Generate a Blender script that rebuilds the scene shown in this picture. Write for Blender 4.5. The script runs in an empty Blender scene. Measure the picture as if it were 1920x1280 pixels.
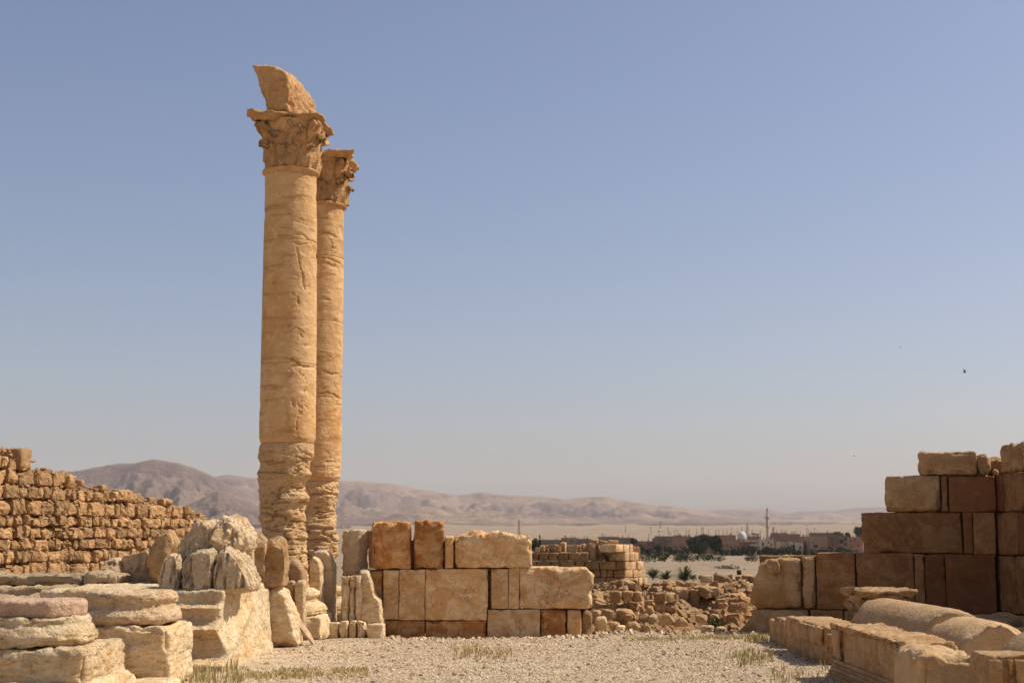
import bpy, math, random
import numpy as np
from math import radians as R, sin, cos, pi
random.seed(7)
rng = np.random.default_rng(7)
SC = bpy.context.scene
COL = SC.collection

# ------------------------------------------------------------------ camera
HC = 1.7
FPX = 2667.0                       # focal length in pixels of a 1920 wide frame (50 mm)
PITCH = math.atan(360 / FPX)
cam_d = bpy.data.cameras.new('camera')
cam = bpy.data.objects.new('camera', cam_d)
COL.objects.link(cam)
cam.location = (0, 0, HC)
cam.rotation_euler = (pi / 2 + PITCH, 0, 0)
cam_d.lens = 50.0
cam_d.sensor_width = 36.0
cam_d.clip_start = 0.1
cam_d.clip_end = 60000
cam_d.dof.use_dof = True
cam_d.dof.focus_distance = 24.0
cam_d.dof.aperture_fstop = 2.2
SC.camera = cam

# ------------------------------------------------------------------ sky, sun, exposure
SUN_EL = R(50)
SUN_AZ = R(-14)                    # the sun stands at the right, a little beyond the columns
world = bpy.data.worlds.new('World')
SC.world = world
world.use_nodes = True
wn = world.node_tree
wn.nodes.clear()
w_out = wn.nodes.new('ShaderNodeOutputWorld')
w_bg = wn.nodes.new('ShaderNodeBackground')
w_sky = wn.nodes.new('ShaderNodeTexSky')
w_sky.sky_type = 'NISHITA'
w_sky.sun_disc = False
w_sky.sun_elevation = SUN_EL
w_sky.sun_rotation = R(90) + SUN_AZ
w_sky.altitude = 400
w_sky.air_density = 1.0
w_sky.dust_density = 2.8
w_sky.ozone_density = 1.6
w_bg.inputs["Strength"].default_value = 0.090
w_tint = wn.nodes.new('ShaderNodeMix'); w_tint.data_type = 'RGBA'; w_tint.blend_type = 'MULTIPLY'; w_tint.inputs[0].default_value = 1.0
w_tint.inputs[7].default_value = (1.045, 0.982, 1.015, 1)         # dusty desert air, a little warmer than the clean sky
wn.links.new(w_sky.outputs[0], w_tint.inputs[6])
wn.links.new(w_tint.outputs[2], w_bg.inputs['Color'])
wn.links.new(w_bg.outputs[0], w_out.inputs['Surface'])
sun_d = bpy.data.lights.new('sun', 'SUN')
sun = bpy.data.objects.new('sun', sun_d)
COL.objects.link(sun)
sun_d.energy = 4.2
sun_d.angle = R(0.5)
sun_d.color = (1.0, 0.93, 0.82)
sun.rotation_euler = (0, 0, 0)
from mathutils import Vector
to_sun = Vector((cos(SUN_EL) * cos(SUN_AZ), -cos(SUN_EL) * sin(SUN_AZ), sin(SUN_EL)))
sun.rotation_euler = (-to_sun).to_track_quat('-Z', 'Y').to_euler()
SC.view_settings.view_transform = 'Standard'
SC.view_settings.look = 'None'
SC.view_settings.exposure = 0.30
SC.view_settings.gamma = 1.0
SC.view_settings.use_curve_mapping = False
SC.cycles.volume_bounces = 1
SC.cycles.max_bounces = 8
SC.cycles.diffuse_bounces = 4

# ------------------------------------------------------------------ survey helpers (photo measurements -> metres)
CP, SP = cos(PITCH), sin(PITCH)
def ray(px, py):
    cx = (px - 960) / FPX; cy = (640 - py) / FPX
    return np.array((cx, CP - cy * SP, SP + cy * CP))
def P(px, py, Y):
    d = ray(px, py); t = Y / d[1]
    return np.array((d[0] * t, Y, HC + d[2] * t))
def G(px, py, z=0.0):
    d = ray(px, py); t = (z - HC) / d[2]
    return np.array((d[0] * t, d[1] * t, z))
def ZP(py, Y): return P(960, py, Y)[2]
def XP(px, py, Y): return P(px, py, Y)[0]

# ------------------------------------------------------------------ noise
_perm = rng.permutation(256).astype(np.int64)
_perm = np.concatenate([_perm, _perm, _perm])
_grad = rng.normal(size=(256, 3)); _grad /= np.linalg.norm(_grad, axis=1)[:, None]
def pnoise(p, seed=0):
    p = np.asarray(p, dtype=np.float64) + np.array((seed * 17.31, seed * 7.77, seed * 29.13))
    i = np.floor(p).astype(np.int64); f = p - i
    i &= 255
    u = f * f * f * (f * (f * 6 - 15) + 10)
    out = 0
    for dx in (0, 1):
        wx = u[:, 0] if dx else 1 - u[:, 0]
        hx = _perm[(i[:, 0] + dx) & 255]
        for dy in (0, 1):
            wy = u[:, 1] if dy else 1 - u[:, 1]
            hy = _perm[hx + ((i[:, 1] + dy) & 255)]
            for dz in (0, 1):
                wz = u[:, 2] if dz else 1 - u[:, 2]
                g = _grad[_perm[hy + ((i[:, 2] + dz) & 255)]]
                out = out + wx * wy * wz * (g[:, 0] * (f[:, 0] - dx) + g[:, 1] * (f[:, 1] - dy) + g[:, 2] * (f[:, 2] - dz))
    return out * 1.6
def fbm(p, octv=4, seed=0, gain=0.5, lac=2.03):
    p = np.asarray(p, dtype=np.float64)
    a = 1.0; s = 0; t = 0
    for k in range(octv):
        s = s + a * pnoise(p, seed + k * 3); t += a
        p = p * lac; a *= gain
    return s / t * 1.5
def ss(a, b, x):
    t = np.clip((x - a) / (b - a), 0, 1); return t * t * (3 - 2 * t)

# ------------------------------------------------------------------ mesh helpers
def tag(o, label=None, cat=None, group=None, kind=None):
    if label: o['label'] = label
    if cat: o['category'] = cat
    if group: o['group'] = group
    if kind or cat: o['kind'] = kind or 'thing'
    return o
def empty(name, loc, label=None, cat=None, group=None):
    o = bpy.data.objects.new(name, None); COL.objects.link(o)
    o.location = tuple(float(v) for v in loc); o.empty_display_size = 0.2
    return tag(o, label, cat, group)
def wloc(o):
    l = np.zeros(3)
    while o is not None:
        l = l + np.array(o.location); o = o.parent
    return l
def raw_mesh(name, V, F, smooth=True):
    me = bpy.data.meshes.new(name)
    V = np.asarray(V, dtype=np.float32)
    if isinstance(F, np.ndarray):
        k = F.shape[1]; n = len(F)
        me.vertices.add(len(V)); me.vertices.foreach_set('co', V.ravel())
        me.loops.add(n * k); me.loops.foreach_set('vertex_index', F.astype(np.int32).ravel())
        me.polygons.add(n)
        me.polygons.foreach_set('loop_start', np.arange(0, n * k, k, dtype=np.int32))
        me.polygons.foreach_set('use_smooth', np.full(n, smooth, dtype=bool))
        me.update(calc_edges=True)
    else:
        me.from_pydata(V.tolist(), [], F); me.update()
        me.polygons.foreach_set('use_smooth', np.full(len(me.polygons), smooth, dtype=bool))
    return me
def mk(name, V, F, mat, parent=None, smooth=True, origin=None):
    """one mesh object from world-space vertices; its origin sits at its base"""
    V = np.asarray(V, dtype=np.float64)
    if origin is None:
        origin = np.array(((V[:, 0].min() + V[:, 0].max()) / 2, (V[:, 1].min() + V[:, 1].max()) / 2, V[:, 2].min()))
    me = raw_mesh(name, V - origin, F, smooth)
    me.materials.append(mat)
    o = bpy.data.objects.new(name, me); COL.objects.link(o)
    if parent is not None:
        o.parent = parent; o.location = tuple(origin - wloc(parent))
    else:
        o.location = tuple(origin)
    return o
def grid_faces(nu, nv, wrap=False):
    """quads of an nv x nu grid (row-major, u fastest)"""
    i = np.arange(nv - 1)[:, None]; j = np.arange(nu if wrap else nu - 1)[None, :]
    j2 = (j + 1) % nu
    a = i * nu + j; b = i * nu + j2; c = (i + 1) * nu + j2; d = (i + 1) * nu + j
    return np.stack([a, b, c, d], -1).reshape(-1, 4)

_bg_cache = {}
def axis_lines(h, res, r):
    n = max(2, int(round((2 * (h - r)) / res)) + 1)
    mid = np.linspace(-(h - r), h - r, n)
    return np.concatenate([[-h, -h + r * 0.45], mid, [h - r * 0.45, h]])
def boxgrid(h, res, r):
    ax = [axis_lines(h[k], res, min(r, h[k] * 0.8)) for k in range(3)]
    n = [len(a) for a in ax]
    quads = []
    for k in range(3):
        a, b = (k + 1) % 3, (k + 2) % 3
        ia = np.arange(n[a] - 1)[:, None]; ib = np.arange(n[b] - 1)[None, :]
        for side in (0, n[k] - 1):
            def lid(x, y):
                idx = [None] * 3; idx[k] = np.full(np.broadcast(x, y).shape, side); idx[a] = np.broadcast_to(x, np.broadcast(x, y).shape); idx[b] = np.broadcast_to(y, np.broadcast(x, y).shape)
                return (idx[0] * n[1] + idx[1]) * n[2] + idx[2]
            q = [lid(ia, ib), lid(ia + 1, ib), lid(ia + 1, ib + 1), lid(ia, ib + 1)]
            if side == 0: q = q[::-1]
            quads.append(np.stack(q, -1).reshape(-1, 4))
    Q = np.concatenate(quads)
    ids, inv = np.unique(Q.ravel(), return_inverse=True)
    F = inv.reshape(-1, 4)
    i0 = ids // (n[1] * n[2]); i1 = (ids // n[2]) % n[1]; i2 = ids % n[2]
    V = np.stack([ax[0][i0], ax[1][i1], ax[2][i2]], -1)
    return V, F
def rounded(h, res, r):
    h = np.asarray(h, float)
    V, F = boxgrid(h, res, r)
    rr = np.minimum(r, h * 0.8)
    q = np.clip(V, -(h - rr), h - rr); d = V - q
    dn = d / rr
    L = np.linalg.norm(dn, axis=1)[:, None]
    N = dn / np.maximum(L, 1e-9)
    V = q + N * rr
    e = np.abs(V) / h
    es = np.sort((1 - e) * h, axis=1)         # distances to the two nearest faces
    edge = np.exp(-(es[:, 1] / 0.06) ** 2)    # near an edge when the second distance is small as well
    return V, F, N, edge
def weather(Vw, N, seed, rough=0.01, fine=0.004, strata=0.0, edge=None, chip=0.0, pits=0.0, fs=1.0, crisp=0.0, flute=0.0):
    """displacement (metres along the normal) of worn stone"""
    d = np.zeros(len(Vw))
    if rough: d += rough * fbm(Vw * 2.6 * fs, 4, seed)
    if fine: d += fine * fbm(Vw * 15 * fs, 2, seed + 5)
    if strata:
        q = Vw * np.array((1.1, 1.1, 8.5)) * fs
        s = fbm(q, 3, seed + 9)
        d += strata * (0.55 * s - 0.9 * np.exp(-(s / 0.07) ** 2))
    if crisp:
        s = fbm(Vw * 3.4 * fs, 4, seed + 25)
        d += crisp * (0.30 - 1.5 * np.abs(s)) + crisp * 0.5 * (0.3 - np.abs(fbm(Vw * 9.5 * fs, 3, seed + 27)) * 1.4)
    if flute:
        s = fbm(Vw * np.array((7.0, 7.0, 0.9)) * fs, 3, seed + 29)
        d -= flute * np.exp(-(s / 0.10) ** 2) * np.clip(1.15 - np.abs(N[:, 2]), 0, 1)
    if pits:
        s = pnoise(Vw * 9 * fs, seed + 21)
        d -= pits * np.clip(s - 0.25, 0, 1) * 2
    if chip and edge is not None:
        s = fbm(Vw * 4.5 * fs, 3, seed + 13)
        d -= chip * edge * np.clip(s + 0.15, 0, 1) * 1.6
    return d
def stone(name, c, size, mat, parent=None, rot=0.0, res=0.05, r=0.03, seed=None, rough=0.01, fine=0.004, strata=0.0,
          chip=0.03, pits=0.0, warp=None, tilt=(0, 0), top=0.0, end=None, smooth=True, cuts=0, cutd=(.62, .92), crisp=0.0):
    """weathered rectangular block; c = centre of its base, size = (along, depth, height)"""
    if seed is None: seed = random.randint(1, 9000)
    h = np.array(size) / 2
    V, F, N, edge = rounded(h, res, r)
    if warp is not None: V = warp(V, h)
    if cuts:                                   # broken faces: random planes shear the corners off
        g = np.random.default_rng(seed + 77)
        for _ in range(cuts):
            nn = g.normal(size=3); nn /= np.linalg.norm(nn)
            sup = np.abs(nn * h).sum(); dd = sup * g.uniform(*cutd)
            ex = np.clip(V @ nn - dd, 0, None)
            V = V - ex[:, None] * nn * 0.97
    L = V + np.array((c[0], c[1], c[2]))      # noise is looked up in the block's own frame
    d = weather(L + seed * 0.37, N, seed, rough, fine, strata, edge, chip, pits, crisp=crisp)
    if top:
        w = ss(0.25, 0.95, V[:, 2] / h[2])
        d = d + 0
        V[:, 2] -= w * top * (np.clip(0.45 + 0.9 * fbm(L * np.array((2.2, 2.2, 1.0)), 4, seed + 31), 0, 2) + 0.8 * np.abs(fbm(L * 7.5, 3, seed + 33)))
    if end:                                    # eroded end: (axis, sign, depth)
        a, sg, dep = end
        w = ss(0.35, 1.0, sg * V[:, a] / h[a])
        V[:, a] -= sg * w * dep * np.clip(0.4 + fbm(L * 3.0, 4, seed + 41), 0, 2)
    V = V + N * d[:, None]
    V[:, 2] += h[2]
    tx, ty = tilt
    if tx or ty:
        cx_, sx_ = cos(tx), sin(tx); V = np.stack([V[:, 0], V[:, 1] * cx_ - V[:, 2] * sx_, V[:, 1] * sx_ + V[:, 2] * cx_], -1)
        cy_, sy_ = cos(ty), sin(ty); V = np.stack([V[:, 0] * cy_ + V[:, 2] * sy_, V[:, 1], -V[:, 0] * sy_ + V[:, 2] * cy_], -1)
    cr, sr = cos(rot), sin(rot)
    W = np.stack([V[:, 0] * cr - V[:, 1] * sr, V[:, 0] * sr + V[:, 1] * cr, V[:, 2]], -1) + np.array(c)
    return mk(name, W, F, mat, parent, smooth)
def remesh_verts(V, F, voxel, smooth_it=2):
    me = bpy.data.meshes.new('tmp'); me.from_pydata([tuple(v) for v in V], [], F); me.update()
    o = bpy.data.objects.new('tmp', me); COL.objects.link(o)
    m = o.modifiers.new('r', 'REMESH'); m.mode = 'VOXEL'; m.voxel_size = voxel
    if smooth_it:
        s = o.modifiers.new('s', 'SMOOTH'); s.factor = 0.5; s.iterations = smooth_it
    dg = bpy.context.evaluated_depsgraph_get()
    ev = o.evaluated_get(dg); m2 = ev.to_mesh()
    n = len(m2.vertices); co = np.empty(n * 3, np.float32); m2.vertices.foreach_get('co', co)
    nr = np.empty(n * 3, np.float32); m2.vertex_normals.foreach_get('vector', nr)
    lt = np.empty(len(m2.polygons), np.int32); m2.polygons.foreach_get('loop_total', lt)
    vi = np.empty(len(m2.loops), np.int32); m2.loops.foreach_get('vertex_index', vi)
    if len(lt) and (lt == 4).all(): Fo = vi.reshape(-1, 4)
    else: Fo = [list(p.vertices) for p in m2.polygons]
    ev.to_mesh_clear(); bpy.data.objects.remove(o); bpy.data.meshes.remove(me)
    return co.reshape(-1, 3).astype(float), Fo, nr.reshape(-1, 3).astype(float)
def loft_base(rings):
    """closed solid through rings of equal length (front to back)"""
    k = len(rings[0]); V = np.concatenate(rings); F = [list(range(k))[::-1]]
    for i in range(len(rings) - 1):
        for j in range(k):
            j2 = (j + 1) % k
            F.append([i * k + j, i * k + j2, (i + 1) * k + j2, (i + 1) * k + j])
    F.append([(len(rings) - 1) * k + j for j in range(k)])
    return V, F
def shrink(ring, f, cz=None):
    c = ring.mean(0); o = c + (ring - c) * f
    return o
def chunk(name, outline, Y, depth, mat, parent=None, back=None, voxel=0.03, round_=0.86, seed=None, rough=0.02, fine=0.006,
          strata=0.0, pits=0.0, smooth_it=2, flat_base=False, ylean=0.0, crisp=0.0, flute=0.0, cuts=0):
    """broken stone whose front outline is measured in the photo at distance Y; real thickness `depth`"""
    if seed is None: seed = random.randint(1, 9000)
    ol = np.array([P(x, y, Y) for x, y in outline])
    zmin = ol[:, 2].min()
    if back is None: bk = ol.copy()
    else: bk = np.array([P(x, y, Y) for x, y in back])
    def at(ring, y, f):
        o = shrink(ring, f)
        if flat_base: o[:, 2] = np.where(ring[:, 2] < zmin + 0.04, ring[:, 2], o[:, 2])
        o[:, 1] = y + ylean * (o[:, 2] - zmin); return o
    mid = (ol + bk) / 2
    e = min(0.16, depth * 0.22)
    rings = [at(ol, Y, round_), at(ol, Y + e, 1.0), at(mid, Y + depth / 2, 1.0), at(bk, Y + depth - e, 1.0), at(bk, Y + depth, round_)]
    V, F = loft_base(rings)
    if cuts:
        V, F, N = remesh_verts(V, F, voxel, 0)
        g = np.random.default_rng(seed + 77); cc = (V.max(0) + V.min(0)) / 2; hh = (V.max(0) - V.min(0)) / 2
        for _ in range(cuts):
            nn = g.normal(size=3); nn[1] = -abs(nn[1]) if g.random() < .7 else nn[1]; nn /= np.linalg.norm(nn)
            pr = (V - cc) @ nn; dd = pr.max() * g.uniform(.70, .92)
            V = V - np.clip(pr - dd, 0, None)[:, None] * nn * .97
    else:
        V, F, N = remesh_verts(V, F, voxel, smooth_it)
    d = weather(V + seed * 0.37, N, seed, rough, fine, strata, None, 0, pits, crisp=crisp, flute=flute)
    V = V + N * d[:, None]
    return mk(name, V, F, mat, parent)
def lathe(name, c, prof, mat, parent=None, nth=72, seed=None, rough=0.0, fine=0.0, strata=0.0, pits=0.0, zres=None, cap=True, rot=None, crisp=0.0):
    """turned solid about a vertical axis through c; prof = [(radius, z)...] from bottom to top"""
    if seed is None: seed = random.randint(1, 9000)
    prof = np.array(prof, float)
    if zres:
        out = [prof[0]]
        for a, b in zip(prof[:-1], prof[1:]):
            n = max(1, int(np.ceil(np.linalg.norm(b - a) / zres)))
            for k in range(1, n + 1): out.append(a + (b - a) * k / n)
        prof = np.array(out)
    if cap:
        prof = np.vstack([[max(1e-3, 0.002), prof[0, 1]], [prof[0, 0] * 0.5, prof[0, 1]], prof, [prof[-1, 0] * 0.5, prof[-1, 1]], [0.002, prof[-1, 1]]])
    th = np.linspace(0, 2 * pi, nth, endpoint=False)
    ct, st = np.cos(th), np.sin(th)
    V = np.stack([prof[:, 0][:, None] * ct, prof[:, 0][:, None] * st, np.repeat(prof[:, 1][:, None], nth, 1)], -1).reshape(-1, 3)
    dp = np.gradient(prof, axis=0); nrm = np.stack([dp[:, 1], -dp[:, 0]], -1); nrm /= np.maximum(np.linalg.norm(nrm, axis=1)[:, None], 1e-9)
    N = np.stack([nrm[:, 0][:, None] * ct, nrm[:, 0][:, None] * st, np.repeat(nrm[:, 1][:, None], nth, 1)], -1).reshape(-1, 3)
    d = weather(V + seed * 0.37 + np.array(c), N, seed, rough, fine, strata, None, 0, pits, crisp=crisp)
    rad = np.linalg.norm(V[:, :2], axis=1); d = d * np.clip(rad / 0.1, 0, 1)
    V = V + N * d[:, None]
    if rot is not None: V = V @ rot.T
    F = grid_faces(nth, len(prof), wrap=True)
    return mk(name, V + np.array(c), F, mat, parent)
def boxes_mesh(L):
    """plain boxes: list of (centre, full size, rotz) -> V, F"""
    V = []; F = []
    for c, s, rz in L:
        h = np.array(s) / 2; k = len(V) and sum(len(v) for v in V) or 0
        p = np.array([(x, y, z) for x in (-1, 1) for y in (-1, 1) for z in (-1, 1)]) * h
        q = np.stack([p[:, 0] * cos(rz) - p[:, 1] * sin(rz), p[:, 0] * sin(rz) + p[:, 1] * cos(rz), p[:, 2]], -1) + np.array(c)
        V.append(q)
        F += [[k + i for i in f] for f in ((0, 1, 3, 2), (4, 6, 7, 5), (0, 4, 5, 1), (2, 3, 7, 6), (0, 2, 6, 4), (1, 5, 7, 3))]
    return np.concatenate(V), F
def box(name, c, s, mat, parent=None, rz=0.0):
    V, F = boxes_mesh([(c, s, rz)]); return mk(name, V, F, mat, parent, smooth=False)
def tube_vf(pts, rad, n=6):
    pts = np.array(pts, float); rad = np.broadcast_to(np.array(rad, float), (len(pts),))
    T = np.gradient(pts, axis=0); T /= np.linalg.norm(T, axis=1)[:, None]
    up = np.array((0.31, 0.2, 0.93)); A = np.cross(T, up); A /= np.linalg.norm(A, axis=1)[:, None]; B = np.cross(T, A)
    th = np.linspace(0, 2 * pi, n, endpoint=False)
    V = (pts[:, None] + rad[:, None, None] * (A[:, None] * np.cos(th)[None, :, None] + B[:, None] * np.sin(th)[None, :, None])).reshape(-1, 3)
    F = [list(f) for f in grid_faces(n, len(pts), wrap=True)]
    F.append(list(range(n))[::-1]); F.append([(len(pts) - 1) * n + i for i in range(n)])
    return V, F
def join_vf(L):
    V = []; F = []; k = 0
    for v, f in L:
        V.append(v); F += [[int(i) + k for i in q] for q in f]; k += len(v)
    return np.concatenate(V), F

# ------------------------------------------------------------------ materials
def lin(c): return tuple(((v / 255) / 12.92 if v / 255 <= 0.04045 else ((v / 255 + 0.055) / 1.055) ** 2.4) for v in c)
class NT:
    def __init__(s, name):
        s.m = bpy.data.materials.new(name); s.m.use_nodes = True; s.t = s.m.node_tree; s.t.nodes.clear()
        s.out = s.n('ShaderNodeOutputMaterial'); s.b = s.n('ShaderNodeBsdfPrincipled')
        s.t.links.new(s.b.outputs[0], s.out.inputs['Surface'])
        s.b.inputs['Roughness'].default_value = 0.92
        s.b.inputs['Specular IOR Level'].default_value = 0.15
    def n(s, ty, **kw):
        x = s.t.nodes.new(ty)
        for k, v in kw.items(): setattr(x, k, v)
        return x
    def set(s, sock, v):
        if hasattr(v, 'is_output') or isinstance(v, bpy.types.NodeSocket): s.t.links.new(v, sock)
        else: sock.default_value = v
    def pos(s): return s.n('ShaderNodeNewGeometry').outputs['Position']
    def scale(s, v, k):
        x = s.n('ShaderNodeVectorMath', operation='MULTIPLY'); s.set(x.inputs[0], v); x.inputs[1].default_value = k if isinstance(k, tuple) else (k, k, k); return x.outputs[0]
    def noise(s, v, sc, det=5, ro=0.55, dist=0.0):
        x = s.n('ShaderNodeTexNoise'); s.set(x.inputs['Vector'], v); x.inputs['Scale'].default_value = sc; x.inputs['Detail'].default_value = det
        x.inputs['Roughness'].default_value = ro; x.inputs['Distortion'].default_value = dist; return x
    def ramp(s, v, a, b, lo=0.0, hi=1.0):
        x = s.n('ShaderNodeMapRange', interpolation_type='SMOOTHSTEP'); s.set(x.inputs['Value'], v)
        x.inputs['From Min'].default_value = a; x.inputs['From Max'].default_value = b; x.inputs['To Min'].default_value = lo; x.inputs['To Max'].default_value = hi
        return x.outputs[0]
    def mix(s, f, a, b, mode='MIX'):
        x = s.n('ShaderNodeMix', data_type='RGBA', blend_type=mode)
        s.set(x.inputs[0], f); s.set(x.inputs[6], a if not isinstance(a, tuple) else (*a[:3], 1)); s.set(x.inputs[7], b if not isinstance(b, tuple) else (*b[:3], 1)); return x.outputs[2]
    def math(s, op, a, b=0.0):
        x = s.n('ShaderNodeMath', operation=op); s.set(x.inputs[0], a); s.set(x.inputs[1], b); return x.outputs[0]
    def bump(s, h, dist, strength=1.0, prev=None):
        x = s.n('ShaderNodeBump'); s.set(x.inputs['Height'], h); x.inputs['Distance'].default_value = dist; x.inputs['Strength'].default_value = strength
        if prev is not None: s.t.links.new(prev, x.inputs['Normal'])
        return x.outputs[0]
    def color(s, v): s.set(s.b.inputs['Base Color'], v if not isinstance(v, tuple) else (*v[:3], 1))
    def normal(s, v): s.t.links.new(v, s.b.inputs['Normal'])
def stone_mat(name, base, stain, dark, strata=0.5, veins=0.0, bump=1.0, stain_lo=0.45, stain_hi=0.68, var=0.14, grey=0.0, vs=2.0, layb=1.0, warm=.84, gg=.95, bsc=0.9, bdist=0.6, vstr=1.0, vmask=.40):
    base, stain, dark = [(c_[0] * 1.02, c_[1] * gg, c_[2] * warm) for c_ in (base, stain, dark)]
    t = NT(name); p = t.pos()
    oi = t.n('ShaderNodeObjectInfo').outputs['Random']
    off = t.n('ShaderNodeVectorMath', operation='MULTIPLY_ADD'); cmb = t.n('ShaderNodeCombineXYZ')
    for k in range(3): t.set(cmb.inputs[k], oi)
    t.set(off.inputs[0], cmb.outputs[0]); off.inputs[1].default_value = (7.0, 3.0, 11.0); t.set(off.inputs[2], p); p2 = off.outputs[0]
    big = t.noise(p2, bsc, 7, 0.66, bdist).outputs['Fac']
    c = t.mix(t.ramp(big, stain_lo, stain_hi), base, stain)
    lay = t.noise(t.scale(p2, (0.9, 0.9, 7.0)), 1.3, 8, 0.6, 0.3).outputs['Fac']
    c = t.mix(t.math('MULTIPLY', t.ramp(lay, 0.50, 0.70), strata), c, dark)
    blot = t.noise(p2, 3.1, 6, 0.68, 0.7).outputs['Fac']
    c = t.mix(t.ramp(blot, 0.48, 0.72, 0.0, 0.55), c, dark)
    mot = t.noise(p2, 8.5, 5, 0.7, 0.3).outputs['Fac']
    c = t.mix(t.ramp(mot, 0.5, 0.68, 0.0, 0.5), c, stain)
    pale = t.noise(p2, 5.3, 6, 0.65).outputs['Fac']
    c = t.mix(t.ramp(pale, 0.50, 0.70, 0.0, 0.5), c, tuple(min(0.85, v * 1.3 + 0.02) for v in base))
    if grey:
        gz = t.noise(p2, 1.7, 5, 0.6).outputs['Fac']
        c = t.mix(t.ramp(gz, 0.5, 0.66, 0.0, grey), c, (0.27, 0.235, 0.185))
    fine = t.noise(p2, 34, 4, 0.65).outputs['Fac']
    c = t.mix(t.ramp(fine, 0.5, 0.8, 0.0, 0.3), c, dark)
    h = t.n('ShaderNodeHueSaturation'); t.set(h.inputs['Color'], c)
    t.set(h.inputs['Value'], t.ramp(oi, 0.0, 1.0, 1.0 - var, 1.0 + var))
    c = h.outputs[0]
    nrm = None
    if veins:
        wv = t.n('ShaderNodeVectorMath', operation='MULTIPLY_ADD'); nz = t.noise(p2, 2.4, 4, 0.6)
        t.set(wv.inputs[0], nz.outputs['Color']); wv.inputs[1].default_value = (0.75, 0.75, 0.75); t.set(wv.inputs[2], t.scale(p2, (1.0, 1.0, vstr)))
        vo = t.n('ShaderNodeTexVoronoi', feature='DISTANCE_TO_EDGE'); t.set(vo.inputs['Vector'], wv.outputs[0]); vo.inputs['Scale'].default_value = vs
        msk = t.ramp(t.noise(p2, 1.6, 3).outputs['Fac'], vmask, vmask + .22)
        line = t.math('MULTIPLY', t.ramp(vo.outputs['Distance'], 0.001, 0.022, 1.0, 0.0), msk)
        c = t.mix(t.math('MULTIPLY', line, veins), c, tuple(v * 0.8 for v in dark))
        nrm = t.bump(t.math('SUBTRACT', 1.0, line), 0.02 if vstr > 1.5 else 0.010, 0.8)
    t.color(c)
    b1 = t.noise(p2, 11, 6, 0.62, 0.2).outputs['Fac']
    nrm = t.bump(b1, 0.085 * bump, 0.6, nrm)
    b3 = t.noise(p2, 42, 4, 0.7).outputs['Fac']
    nrm = t.bump(b3, 0.022 * bump, 0.6, nrm)
    nrm = t.bump(lay, 0.035 * bump * layb, 0.55, nrm)
    pv = t.n('ShaderNodeTexVoronoi'); t.set(pv.inputs['Vector'], p2); pv.inputs['Scale'].default_value = 26
    nrm = t.bump(t.ramp(pv.outputs['Distance'], 0.08, 0.4), 0.028 * bump, 0.5, nrm)
    t.normal(nrm)
    return t.m
M = {}
M['cream'] = stone_mat('limestone_cream', (0.68, 0.54, 0.36), (0.63, 0.445, 0.245), (0.43, 0.285, 0.145), strata=0.55, veins=0.42, vs=1.9, vstr=3.4, layb=.9, warm=.93, gg=.995, stain_lo=.44, stain_hi=.62, bsc=1.4, bdist=1.0, vmask=.40)
M['column'] = stone_mat('limestone_column', (0.59, 0.40, 0.215), (0.52, 0.305, 0.13), (0.34, 0.18, 0.07), strata=0.8, veins=0.0, var=0.07, layb=.45, bump=.35, bsc=1.3)
M['column_worn'] = stone_mat('limestone_column_worn', (0.63, 0.44, 0.25), (0.56, 0.355, 0.165), (0.37, 0.21, 0.09), strata=0.5, var=0.05, layb=.8)
M['capital'] = stone_mat('limestone_capital', (0.53, 0.335, 0.17), (0.45, 0.25, 0.11), (0.29, 0.15, 0.065), strata=0.3, bump=1.3)
M['gold'] = stone_mat('limestone_gold', (0.74, 0.56, 0.36), (0.60, 0.375, 0.18), (0.40, 0.22, 0.09), strata=0.40, veins=0.8, vs=3.0, layb=.3, bump=.8, var=.10, stain_lo=.41, stain_hi=.60, bsc=1.7, bdist=1.6)
M['stained'] = stone_mat('limestone_stained', (0.57, 0.36, 0.175), (0.42, 0.185, 0.055), (0.23, 0.10, 0.035), strata=0.35, veins=0.6, layb=.3, bump=.8, stain_lo=.42, stain_hi=.56, bsc=2.2, bdist=1.4)
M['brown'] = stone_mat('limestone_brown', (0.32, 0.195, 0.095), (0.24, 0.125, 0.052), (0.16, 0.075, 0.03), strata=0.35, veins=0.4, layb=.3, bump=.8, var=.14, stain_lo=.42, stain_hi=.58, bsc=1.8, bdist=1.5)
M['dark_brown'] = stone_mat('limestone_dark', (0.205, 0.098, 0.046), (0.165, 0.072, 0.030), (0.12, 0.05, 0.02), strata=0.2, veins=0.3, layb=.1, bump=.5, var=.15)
M['rubble'] = stone_mat('rubble_stone', (0.475, 0.31, 0.165), (0.40, 0.24, 0.115), (0.26, 0.14, 0.062), strata=0.2, var=0.25, bump=1.5, layb=.3)
M['rubble_pale'] = stone_mat('rubble_pale', (0.46, 0.315, 0.18), (0.39, 0.24, 0.12), (0.26, 0.15, 0.07), strata=0.2, var=0.25, bump=1.4, layb=.3)
M['fallen'] = stone_mat('limestone_fallen', (0.46, 0.325, 0.19), (0.36, 0.215, 0.098), (0.24, 0.13, 0.055), strata=0.35, veins=0.3, var=0.08, layb=.3, bump=.9, stain_lo=.42, stain_hi=.60, bsc=1.6, bdist=1.2)
M['greyish'] = stone_mat('limestone_greyish', (0.50, 0.385, 0.245), (0.44, 0.31, 0.175), (0.30, 0.20, 0.11), strata=0.4, grey=0.5, bump=1.5, warm=.92, gg=.985)
M['pinkish'] = stone_mat('limestone_pinkish', (0.60, 0.45, 0.29), (0.60, 0.43, 0.255), (0.42, 0.27, 0.155), strata=0.45, veins=0.35, vs=1.9, vstr=3.0, layb=.7, warm=.93, gg=.99, bsc=1.4, bdist=1.0, vmask=.42)
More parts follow.
